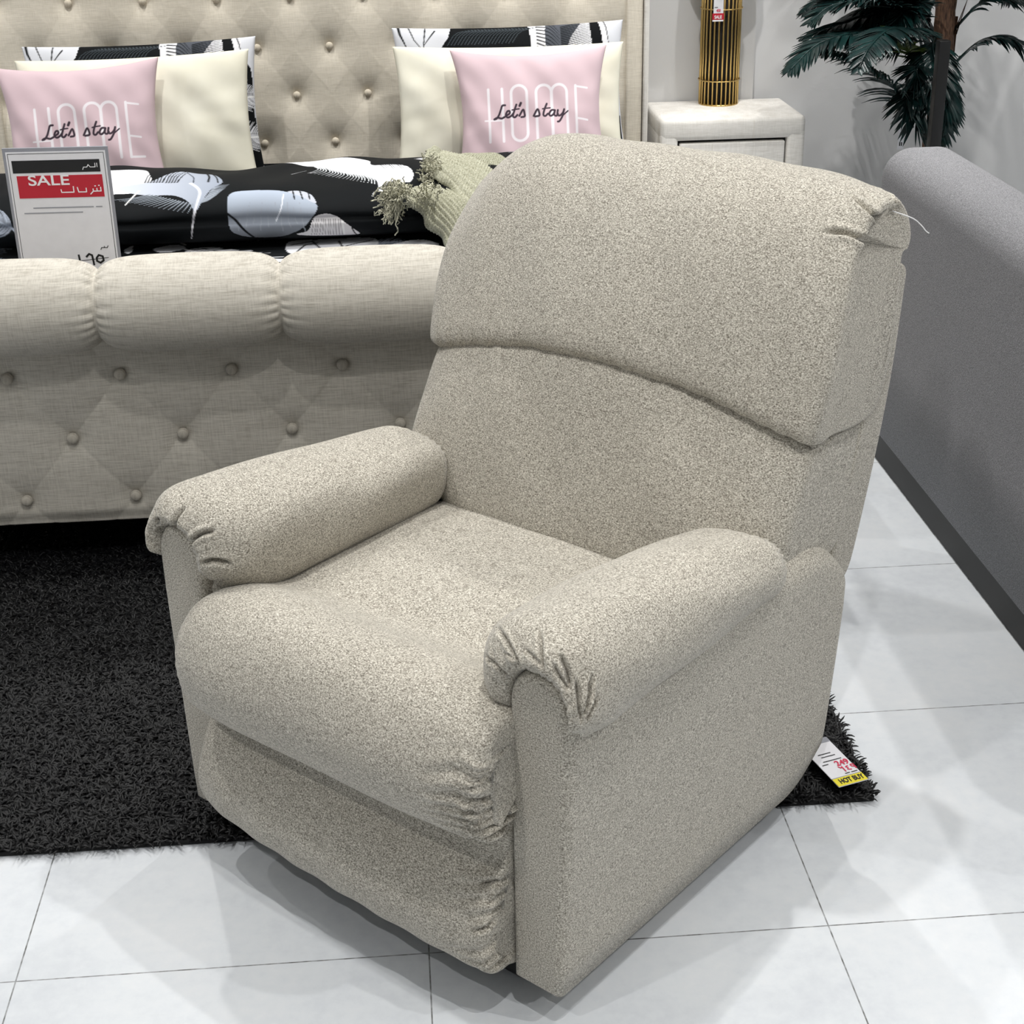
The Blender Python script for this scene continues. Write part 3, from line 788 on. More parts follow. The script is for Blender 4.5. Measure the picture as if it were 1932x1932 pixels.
# ---- cushions
def cushion(name, w, h, t, mat, cpx, Yb, zb, lean, rz=0.0, n=110, col=None, pinch=.10, seed=0, roll=0.0, label='', cat='cushion', group=None, wrinkle=.004):
    """cushion standing on edge; local x across, z up, front face toward -y"""
    r = np.random.default_rng(seed); a = r.uniform(0, 6.28, 6)
    g = np.linspace(-1, 1, n); A, B = np.meshgrid(g, g, indexing='ij')
    px_ = A * (1 - pinch * (1 - A ** 2) * 0 - pinch * (1 - np.abs(B) ** 1.5) * 0 )
    X = A * w / 2 * (1 - pinch * (1 - B ** 2) * np.abs(A) ** 3); Z = B * h / 2 * (1 - pinch * (1 - A ** 2) * np.abs(B) ** 3)
    prof = ((1 - np.abs(A) ** 2.6) * (1 - np.abs(B) ** 2.6)) ** .42
    wr = wrinkle * (np.sin(A * 7 + a[0]) * np.sin(B * 6 + a[1] + A * 2) + .5 * np.sin(A * 15 + a[2] + B * 9))
    rad = wrinkle * .35 * np.sin(np.arctan2(B, A) * 17 + a[3] + 2 * A) * np.clip(np.abs(A) ** 4 + np.abs(B) ** 4, 0, 1)
    T = t / 2 * prof * (1 + 0) + (wr + rad) * prof ** .6
    front = np.stack([X, -T, Z], -1); back = np.stack([X, T * .8, Z], -1)
    V = np.concatenate([front.reshape(-1, 3), back.reshape(-1, 3)]); idx = np.arange(n * n).reshape(n, n)
    f = np.stack([idx[:-1, :-1], idx[1:, :-1], idx[1:, 1:], idx[:-1, 1:]], -1).reshape(-1, 4)
    fs = np.concatenate([f, f[:, ::-1] + n * n])
    me = bpy.data.meshes.new(name); me.from_pydata(V.tolist(), [], fs.tolist()); me.update()
    if col is not None:
        U = A * w / 2; Wv = B * h / 2; C = Cloth(U, Wv, (255, 255, 255)); col(C)
        ca_ = me.color_attributes.new('print', 'FLOAT_COLOR', 'POINT'); q = np.ones((2 * n * n, 4), np.float32); q[:n * n, :3] = C.C.reshape(-1, 3); q[n * n:, :3] = C.C.reshape(-1, 3)
        ca_.data.foreach_set('color', q.ravel())
    bm = bmesh.new(); bm.from_mesh(me); bmesh.ops.remove_doubles(bm, verts=bm.verts, dist=1e-6); bm.to_mesh(me); bm.free()
    o = link(name, me, mat)
    base = np.array([cpx, Yb, zb])
    M_ = Matrix.Translation(Vector(base.tolist())) @ Matrix.Rotation(rz, 4, 'Z') @ Matrix.Rotation(-lean, 4, 'X') @ Matrix.Rotation(roll, 4, 'Y') @ Matrix.Translation(Vector((0, 0, h / 2)))
    o.matrix_world = M_
    tag(o, label, cat, group)
    return o

def home_print(C):
    C.C[:] = lin((216, 192, 198))
    Wc = (240, 234, 238); w = .0085
    def S(l, ww=w): C.stroke(spline(l, 40) if len(l) > 2 else l, ww, Wc, soft=.2)
    t, b, m = .074, -.086, -.022            # top, foot, crossbar
    S([(-.135, t), (-.135, b)]); S([(-.091, t), (-.091, b)]); S([(-.150, m), (-.091, m)], .005)
    def U_(x0, x1, y0, y1, full):
        r = (x1 - x0) / 2; cx = (x0 + x1) / 2
        arc = [(cx - r * math.cos(a), y1 - r + r * math.sin(a)) for a in np.linspace(0, PI, 16)]
        C.stroke([(x0, y0 + (r if full else 0))] + arc + [(x1, y0 + (r if full else 0))], w, Wc, soft=.2)
        if full: C.stroke([(cx - r * math.cos(a), y0 + r - r * math.sin(a)) for a in np.linspace(0, PI, 16)], w, Wc, soft=.2)
    U_(-.063, -.015, b, t + .008, True)
    U_(.014, .062, b, t + .008, False); U_(.062, .110, b, t + .008, False)
    S([(.140, t + .004), (.140, b)]); S([(.140, t + .002), (.182, t - .004)], .006); S([(.140, m), (.180, m - .006)], .006); S([(.140, b), (.184, b)], .007)
    K = (62, 50, 60)
    def T(l, ww=.0050): 
        p = np.array(l, float) / 1000.0 + np.array([0, .026]); C.stroke(spline(p, 30), ww * 1.25, K, soft=.25)
    # Let's
    T([(-83, -3), (-92, -4), (-97, -16), (-104, -32), (-112, -42), (-120, -44), (-108, -39), (-96, -42), (-86, -38)])
    T([(-80, -34), (-70, -28), (-70, -21), (-77, -22), (-82, -33), (-76, -40), (-66, -36), (-60, -30)])
    T([(-48, -2), (-55, -20), (-60, -36), (-54, -40), (-46, -33)]); T([(-62, -18), (-50, -16), (-40, -15)], .0035)
    T([(-34, 2), (-38, -6)], .006)
    T([(-40, -36), (-28, -18), (-24, -28), (-24, -38), (-34, -40)])
    # stay
    T([(4, -38), (16, -19), (21, -28), (21, -38), (8, -40)])
    T([(46, -2), (38, -20), (34, -36), (40, -40), (48, -33)]); T([(32, -18), (44, -16), (56, -15)], .0035)
    T([(70, -22), (60, -22), (52, -34), (57, -40), (66, -34), (71, -22), (68, -36), (74, -40), (80, -34)])
    T([(80, -22), (78, -36), (86, -39), (96, -30), (100, -20), (94, -40), (84, -56), (78, -58)]); T([(94, -40), (104, -32), (112, -26)], .0035)
def feather_pillow(seed):
    def f(C):
        r = np.random.default_rng(seed)
        C.C[:] = lin((222, 224, 230))
        t = .25
        C.poly([(-.24, .10), (-.20, .18), (-.14, t + .06), (.07, t + .08), (.08, .15), (.06, 0), (.10, -.3), (-.3, -.3)], BLK)
        C.poly([(.08, t + .08), (.07, .15), (.08, -.1), (.30, -.1), (.30, t + .08)], (236, 236, 240))
        C.poly([(.13, t), (.20, t + .02), (.25, t), (.20, .17), (.17, .10), (.12, .14)], (84, 88, 96))
        for i in range(16):
            C.stroke(spline([(.09, .24 - i * .012), (.13, .235 - i * .014), (.165, .19 - i * .012)], 8), .005, BLK, .001)
            C.stroke(spline([(.17, .12 + .006 * i), (.22, .13 + .006 * i), (.28, .15 + .005 * i)], 8), .004, BLK, .001)
        C.poly([(.26, .30), (.30, .20), (.31, .10), (.28, .10)], BLK); C.poly([(.28, .12), (.355, .13), (.365, 0), (.365, -.2), (.25, -.25), (.2, -.1)], BLK)
        for l in ([(-.33, .24), (-.31, .18), (-.28, .14)], [(-.27, .22), (-.28, .16), (-.29, .08)], [(-.24, .21), (-.28, .16)], [(.30, .25), (.32, .20), (.33, .15)]):
            C.stroke(l, .005, BLK, .002)
        C.stroke([(-.36, .26), (-.355, .20), (-.34, .16)], .012, BLK, .004)
        for i in range(20):
            x = -.20 + i * .011; C.stroke(spline([(x, .16), (x + .03, .20), (x + .09, .215)], 7), .0022, (70, 78, 84), .0008)
        for i in range(4):
            a = (r.uniform(-.3, .3), r.uniform(-.2, 0)); C.feather(a, (a[0] + .18, a[1] + .05), .06, WHT, .2, 26, True, .005, seed + i)
    return f
# right pair of stacks
cushion('pillow', .755, .445, .12, MT['vprint'], .395, 5.07, .460, .24, rz=-.01, n=240, col=feather_pillow(3), pinch=.05, seed=1, roll=-.008,
        label='black, grey and white feather print pillow behind the right hand cream pillow', cat='pillow')
cushion('pillow', .735, .405, .12, MT['cream'], .378, 4.91, .460, .27, rz=-.01, pinch=.05, seed=2, roll=.006, n=120,
        label='cream pillow directly behind the pink cushion nearest the recliner', cat='pillow')
cushion('cushion', .49, .42, .13, MT['vprint2'], .435, 4.765, .460, .36, rz=-.03, n=320, col=home_print, pinch=.13, seed=4, roll=-.010,
        label='pink HOME cushion partly hidden by the top of the recliner', cat='cushion')
# left pair of stacks
cushion('pillow', .74, .45, .12, MT['vprint'], -.785, 5.06, .435, .24, rz=.01, n=240, col=feather_pillow(9), pinch=.05, seed=11, roll=-.015,
        label='feather print pillow behind the left hand cream pillow, above the price sign', cat='pillow')
cushion('pillow', .72, .415, .12, MT['cream'], -.785, 4.90, .452, .25, rz=.01, pinch=.05, seed=12, roll=-.02, n=120,
        label='cream pillow between the left pink cushion and the feather print pillow', cat='pillow')
cushion('cushion', .49, .43, .13, MT['vprint2'], -.925, 4.755, .445, .33, rz=.05, n=320, col=home_print, pinch=.12, seed=14, roll=-.03,
        label='pink HOME cushion behind the upright price sign', cat='cushion')

# ---- knitted throw
def throw():
    root = empty('throw_blanket', (.10, 4.15, .60), label='sage green ribbed knitted throw with fringe, heaped on the duvet beside the recliner back', cat='throw blanket')
    ro = np.array([.10, 4.15, .60])
    def flap(name, pts, yw, lift, ribs, n=(150, 170), par=root):
        """four pixel-measured corners each with its own distance: top-left, top-right, bottom-right, bottom-left"""
        c = [plane_pt(p[0], p[1], (0, p[2], 0), (0, 1, 0)) for p in pts]
        a, b = np.linspace(0, 1, n[0])[:, None, None], np.linspace(0, 1, n[1])[None, :, None]
        P = (1 - a) * (1 - b) * c[0] + a * (1 - b) * c[1] + a * b * c[2] + (1 - a) * b * c[3]
        A = a[..., 0]; B = b[..., 0]
        nn = np.cross(c[1] - c[0], c[3] - c[0]); nn /= np.linalg.norm(nn)
        if nn[1] > 0: nn = -nn
        bulge = lift * (np.sin(PI * A) ** .5) * (np.sin(PI * np.clip(B * .96 + .02, 0, 1)) ** .5)
        rib = .0055 * np.abs(np.sin(A * ribs * PI + .5 * np.sin(B * 3))) + .0012 * np.sin(B * 190 + A * 30) + .005 * np.sin(A * 5 + B * 7)
        ragged = .008 * np.sin(B * 17 + 1) * (np.abs(A - .5) * 2) ** 6
        side = (c[1] - c[0]) / np.linalg.norm(c[1] - c[0])
        P = P + nn * (bulge + rib + (.022 if name == 'upper_fold' else .006))[..., None] + side * ragged[..., None]
        return grid(name, P - ro, MT['throw'], par, thick=.008)
    flap('lower_fold', [(752, 372, 4.19), (852, 352, 4.28), (912, 425, 4.11), (848, 474, 4.02)], 0, .050, 13)
    flap('lower_fold', [(752, 380, 4.17), (735, 362, 4.22), (790, 342, 4.32), (835, 356, 4.28)], 0, .02, 6, (60, 60))
    flap('upper_fold', [(795, 332, 4.26), (828, 298, 4.40), (968, 368, 4.30), (910, 442, 4.06)], 0, .050, 10)
    flap('upper_fold', [(838, 318, 4.38), (895, 305, 4.50), (965, 325, 4.50), (960, 390, 4.30)], 0, .035, 11)
    flap('upper_fold', [(798, 330, 4.27), (806, 294, 4.36), (838, 298, 4.38), (818, 335, 4.26)], 0, .02, 5, (50, 50))
    V = []; Fc = []; r = np.random.default_rng(5)
    def strand(p, q, sag, rad=.0016):
        m = 8; t = np.linspace(0, 1, m)[:, None]
        pts = p + (q - p) * t + np.array([0, 0, -1.0]) * sag * (t * (1 - t)) * 4 + r.normal(0, .003, (m, 3))
        k = len(V)
        for i in range(m):
            for a in range(4): V.append(pts[i] + rad * np.array([math.cos(a * PI / 2 + i), .3 * math.sin(a * 2), math.sin(a * PI / 2 + i)]))
        for i in range(m - 1):
            for a in range(4): Fc.append((k + 4 * i + a, k + 4 * i + (a + 1) % 4, k + 4 * i + 4 + (a + 1) % 4, k + 4 * i + 4 + a))
    def pw(x, y, Y): return plane_pt(x, y, (0, Y, 0), (0, 1, 0)) - ro
    for i in range(150):
        cx, cy = r.uniform(728, 762), r.uniform(340, 392); an = r.uniform(-.2, 3.3)
        L = r.uniform(10, 30); ex, ey = cx - L * abs(math.sin(an)) * (1 if r.random() < .75 else -1), cy + L * (.2 + .9 * abs(math.cos(an)))
        strand(pw(cx, cy, r.uniform(4.07, 4.14)), pw(ex, min(ey, 420), r.uniform(4.07, 4.12)), r.uniform(-.006, .012), .0017)
    for i in range(26):
        x = r.uniform(728, 752); strand(pw(x, 385, 4.08), pw(x + r.uniform(-16, 6), r.uniform(405, 428), 4.07), .002)
    strand(pw(750, 385, 4.08), pw(748, 446, 4.05), .004, .002); strand(pw(730, 372, 4.08), pw(698, 380, 4.07), .004, .002); strand(pw(728, 362, 4.10), pw(704, 366, 4.08), -.004, .002)
    for i in range(70):
        cx, cy = r.uniform(795, 830), r.uniform(296, 345); an = r.uniform(0, 6.28); L = r.uniform(6, 16)
        strand(pw(cx, cy, r.uniform(4.20, 4.26)), pw(cx + L * math.cos(an), cy + L * math.sin(an), 4.22), .004, .0016)
    for i in range(60):
        cx, cy = r.uniform(750, 830), r.uniform(345, 380); an = r.uniform(0, 6.28); L = r.uniform(6, 16)
        strand(pw(cx, cy, r.uniform(4.10, 4.15)), pw(cx + L * math.cos(an), cy + L * math.sin(an), 3.96), .004, .0016)
    f = raw('fringe', V, Fc, MT['fringe'], root); f['kind'] = 'stuff'
throw()

# ================================================================== flat print helpers (real ink shapes laid on cards)
def ribbons(name, lines, w, mat, parent, y=-.0012):
    if name == 'text_line' and len(lines) > 1:
        for l in lines: ribbons(name, [l], w, mat, parent, y)
        return
    """strokes in the card's x,z plane, front toward -y"""
    V, Fc = [], []
    for l in lines:
        ww = w
        if isinstance(l, tuple) and len(l) == 2 and not np.isscalar(l[1]) is True and isinstance(l[1], float): l, ww = l
        p = np.array(l, float)
        for i in range(len(p) - 1):
            a, b = p[i], p[i + 1]; d = b - a; L = np.linalg.norm(d)
            if L < 1e-9: continue
            d /= L; n_ = np.array([-d[1], d[0]]) * ww / 2; a2 = a - d * ww * .3; b2 = b + d * ww * .3; k = len(V)
            for q in (a2 - n_, b2 - n_, b2 + n_, a2 + n_): V.append((q[0], y - .00002 * (i % 3), q[1]))
            Fc.append((k, k + 1, k + 2, k + 3))
    return raw(name, V, Fc, mat, parent, False)
def card_rect(name, x0, z0, x1, z1, mat, parent, y=-.0008, th=.0004):
    return box(name, (x0, y - th, z0), (x1, y, z1), mat, parent)
def text(name, s, x, z, size, mat, parent, y=-.0014, sx=1.0, bold=0.0):
    cu = bpy.data.curves.new(name, 'FONT'); cu.body = s; cu.size = size; cu.extrude = .0002; cu.offset = bold
    cu.materials.append(mat)
    o = bpy.data.objects.new(name, cu)
    COL.objects.link(o); dg = bpy.context.evaluated_depsgraph_get(); me = bpy.data.meshes.new_from_object(o.evaluated_get(dg))
    bpy.data.objects.remove(o)
    o = bpy.data.objects.new(name, me); COL.objects.link(o); o.parent = parent
    o.location = (x, y, z); o.rotation_euler = (PI / 2, 0, 0); o.scale = (sx, 1, 1)
    return o

# ---- price sign on the bed
def sign():
    tr = plane_pt(197, 272, (0, 3.27, 0), (0, 1, 0)); bz = .515
    w, h = .215, tr[2] - bz
    root = empty('price_sign', (tr[0] - w / 2 + .004, 3.27, bz), 0.0, label='white upright SALE price sign standing on the bed behind the footboard roll', cat='sign')
    root.rotation_euler = (math.radians(2), math.radians(.6), 0)
    box('holder', (-w / 2, -.001, 0), (w / 2, .003, h), MT['grey'], root, .0008, 2)
    card_rect('card', -w / 2 + .006, .004, w / 2 - .006, h - .008, MT['white'], root, -.001)
    ribbons('border_line', [[(-w / 2 + .010, .006), (-w / 2 + .010, h - .012), (w / 2 - .010, h - .012), (w / 2 - .010, .006)]], .0010, MT['ink'], root, -.0017)
    card_rect('header', -w / 2 + .016, h - .052, w / 2 - .020, h - .026, MT['ink'], root, -.0015)
    card_rect('sale_block', -w / 2 + .022, h - .105, w / 2 - .018, h - .058, MT['red'], root, -.0015)
    text('sale_word', 'SALE', -.064, h - .078, .030, MT['printw'], root, -.0022, 1.35, .0004)
    xr = w / 2 - .020
    ribbons('arabic_header', [[(xr - .006, h - .034), (xr - .006, h - .042)], [(xr - .010, h - .034), (xr - .010, h - .042), (xr - .020, h - .042)], [(xr - .020, h - .042), (xr - .024, h - .037), (xr - .027, h - .042), (xr - .034, h - .042), (xr - .036, h - .047)]], .0016, MT['printw'], root, -.0022)
    ribbons('arabic_sale', [[(xr - .004, h - .085), (xr - .004, h - .093), (xr - .012, h - .093), (xr - .012, h - .087)], [(xr - .012, h - .093), (xr - .020, h - .093), (xr - .020, h - .088)],
                            [(xr - .020, h - .093), (xr - .026, h - .099)], [(xr - .006, h - .081), (xr - .008, h - .081)], [(xr - .014, h - .082), (xr - .016, h - .082)], [(xr - .034, h - .086), (xr - .034, h - .094), (xr - .050, h - .094), (xr - .052, h - .084)],
                            [(xr - .060, h - .082), (xr - .060, h - .094), (xr - .085, h - .094), (xr - .086, h - .088)]], .0022, MT['printw'], root, -.0022)
    ribbons('small_print', [[(xr - .018, h - .126), (xr - .006, h - .126)], [(-.06, h - .126), (xr - .024, h - .126)], [(-.08, h - .137), (.04, h - .137)]], .0022, MT['grey'], root, -.0018)
    ribbons('price_figures', [[(xr - .052, h - .234), (xr - .046, h - .228), (xr - .040, h - .231), (xr - .038, h - .252)],
                              [(xr - .026, h - .231), (xr - .018, h - .234), (xr - .017, h - .243), (xr - .024, h - .248), (xr - .031, h - .244), (xr - .031, h - .237), (xr - .026, h - .231)],
                              [(xr - .068, h - .230), (xr - .066, h - .250)]], .0040, MT['ink'], root, -.0020)
    ribbons('strike_line', [[(xr - .080, h - .244), (xr - .006, h - .237)]], .0014, MT['ink'], root, -.0024)
    ribbons('price_caption', [[(xr - .004, h - .211), (xr - .006, h - .215), (xr - .012, h - .215), (xr - .012, h - .212)], [(xr - .012, h - .215), (xr - .018, h - .215), (xr - .020, h - .219)]], .0015, MT['ink'], root, -.0020)
    ribbons('red_caption', [[(xr - .000, h - .253), (xr - .001, h - .259), (xr - .008, h - .260)], [(xr - .008, h - .255), (xr - .009, h - .261), (xr - .018, h - .262)]], .0015, MT['red'], root, -.0020)
    box('foot', (-w / 2 + .02, -.02, -.004), (w / 2 - .02, .05, 0), MT['grey'], root, .001, 2)
sign()

# ================================================================== NIGHTSTAND AND LAMP
NZ = .565
fl = plane_pt(1253, 235, (0, 0, NZ - .02), (0, 0, 1)); 
def nightstand():
    x0, x1, y0, y1 = .905, 1.405, 5.185, 5.545
    root = empty('nightstand', ((x0 + x1) / 2, (y0 + y1) / 2, 0), label='pale upholstered nightstand with one drawer showing, under the gold lamp', cat='nightstand')
    ox, oy = root.location[0], root.location[1]
    w2, d2 = (x1 - x0) / 2, (y1 - y0) / 2
    def prism(name, ol, mat):  # simple bevelled box parts
        return None
    box('top', (-w2, -d2, NZ - .075), (w2, d2, NZ), MT['night'], root, .018, 4)
    box('side_panel', (-w2, -d2 + .001, .06), (-w2 + .062, d2, NZ - .045), MT['night'], root, .014, 4)
    box('side_panel', (w2 - .062, -d2 + .001, .06), (w2, d2, NZ - .045), MT['night'], root, .014, 4)
    box('bottom_panel', (-w2 + .03, -d2 + .002, .06), (w2 - .03, d2, .11), MT['night'], root, .012, 4)
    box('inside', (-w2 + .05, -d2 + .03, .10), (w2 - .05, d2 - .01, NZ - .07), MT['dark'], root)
    for a, b in ((.32, NZ - .083), (.115, .312)):
        f = box('drawer', (-w2 + .068, -d2 + .006, a), (w2 - .068, -d2 + .035, b), MT['night'], root, .006, 3)
        ribbons('seam', [[(-.07, b - .004), (-.07, a + .004)]], .0016, MT['shade'], f, -d2 + .0055)
    ribbons('seam', [[(.07, NZ - .070), (.07, NZ - .012)]], .0014, MT['shade'], root, -d2 - .0004)
    for sx in (-1, 1):
        for sy in (-1, 1): lathe('foot', [(.0, 0), (.018, 0), (.022, .06), (0, .062)], MT['black'], root, 16, (sx * (w2 - .05), sy * (d2 - .05), 0))
    return root
nightstand()
def lamp():
    c = plane_pt(1356, 196, (0, 0, NZ), (0, 0, 1)); cx, cy = c[0], c[1] + .012
    root = empty('table_lamp', (cx, cy, NZ), label='gold rod cylinder table lamp standing on the nightstand', cat='lamp')
    rr = .0665; H = .46; n = 27
    V, Fc = [], []
    me = None
    for i in range(n):
        a = 2 * PI * i / n; x, y = rr * math.cos(a), rr * math.sin(a)
        if me is None:
            o = tube('rod', [(0, 0, .002), (0, 0, H * .5), (0, 0, H)], .0036, MT['gold'], root, 8); me = o.data
        else:
            o = bpy.data.objects.new('rod', me); COL.objects.link(o); o.parent = root
        o.location = (x, y, 0)
    for z in (.085, .325):
        rg = [((rr + .006) * math.cos(t), (rr + .006) * math.sin(t), z) for t in np.linspace(0, 2 * PI, 49)]
        tube('ring', rg, .0022, MT['gold'], root, 8)
    lathe('inner_core', [(0, .003), (rr - .008, .003), (rr - .008, H), (0, H)], MT['dark'], root, 32)
    lathe('base_disc', [(0, 0), (rr + .003, 0), (rr + .003, .004), (0, .004)], MT['gold'], root, 40)
    lathe('top_disc', [(0, H), (rr + .004, H), (rr + .004, H + .008), (0, H + .008)], MT['gold'], root, 40)
    tube('neck', [(0, 0, H), (0, 0, H + .05), (0, 0, H + .10)], .008, MT['gold'], root)
    sh = lathe('lamp_shade', [(.122, H + .06), (.125, H + .06), (.105, H + .32), (.102, H + .32)], MT['shade'], root, 48)
    return root, cx, cy, rr
lr, lx_, ly_, lrr = lamp()
def lamp_tag():
    a = plane_pt(1355, 22, (0, ly_ - lrr - .012, 0), (0, 1, 0))
    root = empty('price_tag', (a[0], ly_ - lrr - .012, a[2] - .02), label='small white and red SALE tag hanging on the gold lamp', cat='price tag')
    box('card', (-.016, 0, .012), (.018, .0012, .075), MT['white'], root, .0004, 2)
    card_rect('sale_strip', -.0195, -.0065, .0205, .0145, MT['red'], root, -.0002)
    card_rect('white_strip', -.0190, -.0120, .0190, -.0070, MT['printw'], root, -.0002)
    text('sale_word', 'SALE', -.0125, -.0028, .0155, MT['printw'], root, -.0010, .78, .0004)
    text('price', '450', -.006, .0195, .0125, MT['magenta'], root, -.0006, .75, .0003)
    ribbons('text_line', [[(-.012, .034), (-.002, .034)]], .002, MT['ink'], root, -.0006)
    tube('string', [(0, .001, .075), (.002, .004, .10), (.004, .008, .13)], .0005, MT['thread'], root, 5)
lamp_tag()

# ================================================================== GREY SOFA
def sofa():
    x0, xb, y0, y1, zt = 1.190, 1.375, 1.75, 3.72, .765
    root = empty('sofa', (1.7, (y0 + y1) / 2, 0), label='grey upholstered sofa at the right edge, its back turned to the recliner', cat='sofa')
    ro = np.array([1.7, (y0 + y1) / 2, 0])
    # back: rounded slab
    th = np.linspace(0, PI, 24); r = .075
    sec = [(x0, .075), (x0, .30)] + [(x0 + r - r * math.cos(t) * 1.0, zt - .07 + .07 * math.sin(t)) for t in np.linspace(0, PI / 2, 14)] + \
          [(xb - .05 + .05 * math.sin(t), zt - .05 + .05 * math.cos(t)) for t in np.linspace(0, PI / 2, 12)] + [(xb, .30), (xb, .075)]
    sec = np.array(sec); c = np.array([(x0 + xb) / 2, .40])
    rows = []
    for y, ins in [(y0, .05), (y0 + .012, .02), (y0 + .05, 0)] + [(y, 0) for y in np.linspace(y0 + .1, y1 - .1, 20)] + [(y1 - .07 + .07 * math.sin(t), .07 * (1 - math.cos(t))) for t in np.linspace(0, PI / 2, 12)]:
        q = sec.copy(); q[:, 0] = c[0] + (q[:, 0] - c[0]) * (1 - ins / .12); q[:, 1] = np.where(q[:, 1] > .4, q[:, 1] - ins * .6, q[:, 1])
        rows.append(np.stack([q[:, 0], np.full(len(q), y), q[:, 1]], 1))
    grid('backrest', np.array(rows) - ro, MT['sofa'], root, closev=True, caps=True)
    box('plinth', (x0 + .004 - ro[0], y0 + .03 - ro[1], .0), (2.1 - ro[0], y1 - .03 - ro[1], .075), MT['plinth'], root, .003, 2)
    box('seat_base', (xb - .01 - ro[0], y0 + .02 - ro[1], .055), (2.12 - ro[0], y1 - .02 - ro[1], .30), MT['sofa'], root, .03)
    for s in (0, 1):
        a = y0 + .19 + s * (y1 - y0 - .38) / 2
        box('seat_cushion', (xb - ro[0], a + .004 - ro[1], .30), (2.14 - ro[0], a + (y1 - y0 - .38) / 2 - .004 - ro[1], .45), MT['sofa'], root, .045, 5)
    for a, b in ((y0, y0 + .18), (y1 - .18, y1 - .01)): box('armrest', (xb - .03 - ro[0], a - ro[1], .055), (2.12 - ro[0], b - ro[1], .58), MT['sofa'], root, .05, 5)
sofa()

# ================================================================== PALM
def palm():
    bx, by = 1.815, 5.10
    root = empty('artificial_palm', (bx, by, 0), label='dark green feathery palm tree in the back corner right of the nightstand', cat='plant')
    r = np.random.default_rng(21)
    lathe('pot', [(0, 0), (.12, 0), (.15, .26), (.155, .28), (.14, .28), (.13, .25), (0, .25)], MT['pot'], root, 36)
    for k, (dx, dy, h, rad) in enumerate([(0, 0, 1.7, .030), (.055, .04, 1.35, .022)]):
        z = np.linspace(.24, h, 60); rr = rad * (1.15 - .25 * (z / h)) * (1 + .12 * np.abs(np.sin(z * 42)))
        P = np.stack([dx * (z - .2) + .015 * np.sin(z * 3 + k), dy * z, z], 1); tube('trunk', P, rr, MT['trunk'], root, 14)
    # frayed leaf sheaths on the trunk
    V, Fc = [], []
    for i in range(16):
        z = .35 + i * .06; a = r.uniform(0, 6.28); k = len(V)
        d = np.array([math.cos(a), math.sin(a), 0]); s = np.array([-d[1], d[0], 0]); c = np.array([.03 * (z - .2), 0, z])
        V += [c + d * .03 - s * .02, c + d * .03 + s * .02, c + d * .055 + s * .006 + np.array([0, 0, .11]), c + d * .055 - s * .006 + np.array([0, 0, .11]),
              c + d * .022 - s * .02, c + d * .022 + s * .02]
        Fc += [(k, k + 1, k + 2, k + 3), (k + 4, k + 5, k + 2, k + 3)]
    raw('leaf_sheath', V, Fc, MT['trunk'], root, False)
    def frond(pts, ll, nl=46, droop=.5, mat=MT['leaf'], w=.0062):
        """pts: rachis control points (local); leaflets in two ranks"""
        C = spline(pts, 60); V, Fc = [], []
        T = np.gradient(C, axis=0); T /= np.linalg.norm(T, axis=1, keepdims=True)
        # rachis
        for i in range(60):
            a = np.cross(T[i], [0, 0, 1.]); a /= np.linalg.norm(a) + 1e-9; b = np.cross(a, T[i]); rr = .0045 * (1 - .8 * i / 59)
            for q in range(4): V.append(C[i] + rr * (math.cos(q * PI / 2) * a + math.sin(q * PI / 2) * b))
        for i in range(59):
            for q in range(4): Fc.append((4 * i + q, 4 * i + (q + 1) % 4, 4 * i + 4 + (q + 1) % 4, 4 * i + 4 + q))
        for j in range(nl):
            t = .22 + .78 * (j / (nl - 1)); i = min(59, int(t * 59)); p = C[i]; tg = T[i]
            a = np.cross(tg, [0, 0, 1.]); a /= np.linalg.norm(a) + 1e-9; up = np.cross(a, tg)
            L = ll * (math.sin(PI * min(1, .18 + t * .80)) ** .6) * r.uniform(.9, 1.08)
            for sd in (-1, 1):
                d = a * sd * .72 + tg * (.50 + .30 * t) + up * .06 + r.normal(0, .07, 3); d /= np.linalg.norm(d)
                nrm = np.cross(d, tg * sd); nrm /= np.linalg.norm(nrm) + 1e-9
                sv = np.cross(d, nrm); sv /= np.linalg.norm(sv) + 1e-9
                k = len(V); m = 6
                for q in range(m):
                    f = q / (m - 1); c = p + d * L * f - np.array([0, 0, 1.]) * droop * L * f * f * .55
                    ww = w * (math.sin(PI * min(1, .12 + f * .88)) ** .7) * (1 if q < m - 1 else .1)
                    V += [c - sv * ww, c + nrm * ww * .55 * (-1), c + sv * ww]
                for q in range(m - 1):
                    Fc.append((k + 3 * q, k + 3 * q + 1, k + 3 * q + 4, k + 3 * q + 3)); Fc.append((k + 3 * q + 1, k + 3 * q + 2, k + 3 * q + 5, k + 3 * q + 4))
        o = raw('frond', V, Fc, mat, root)
        md = o.modifiers.new('leaf_thickness', 'SOLIDIFY'); md.thickness = .0008
        return o
    def W(x, y, Y): p = plane_pt(x, y, (0, Y, 0), (0, 1, 0)); return p - np.array([bx, by, 0])
    # the two fronds that reach out over the nightstand, then the crowded crown
    frond([W(1752, 118, 5.1), W(1700, 72, 5.0), W(1620, 62, 4.92), W(1545, 82, 4.86), W(1490, 132, 4.82)], .15, 52, .45, w=.0066)
    frond([W(1722, 240, 5.1), W(1700, 180, 5.0), W(1645, 128, 4.95), W(1590, 100, 4.92), W(1540, 96, 4.9)], .15, 44, .75, w=.0058)
    frond([W(1752, 80, 5.15), W(1700, 20, 5.05), W(1640, 0, 5.0), W(1570, 10, 4.98), W(1530, 40, 4.96)], .16, 50, .3, w=.0066)
    frond([W(1755, 30, 5.15), W(1700, -20, 5.1), W(1640, -30, 5.12), W(1560, -8, 5.15), W(1520, 20, 5.15)], .17, 50, .4, w=.0066)
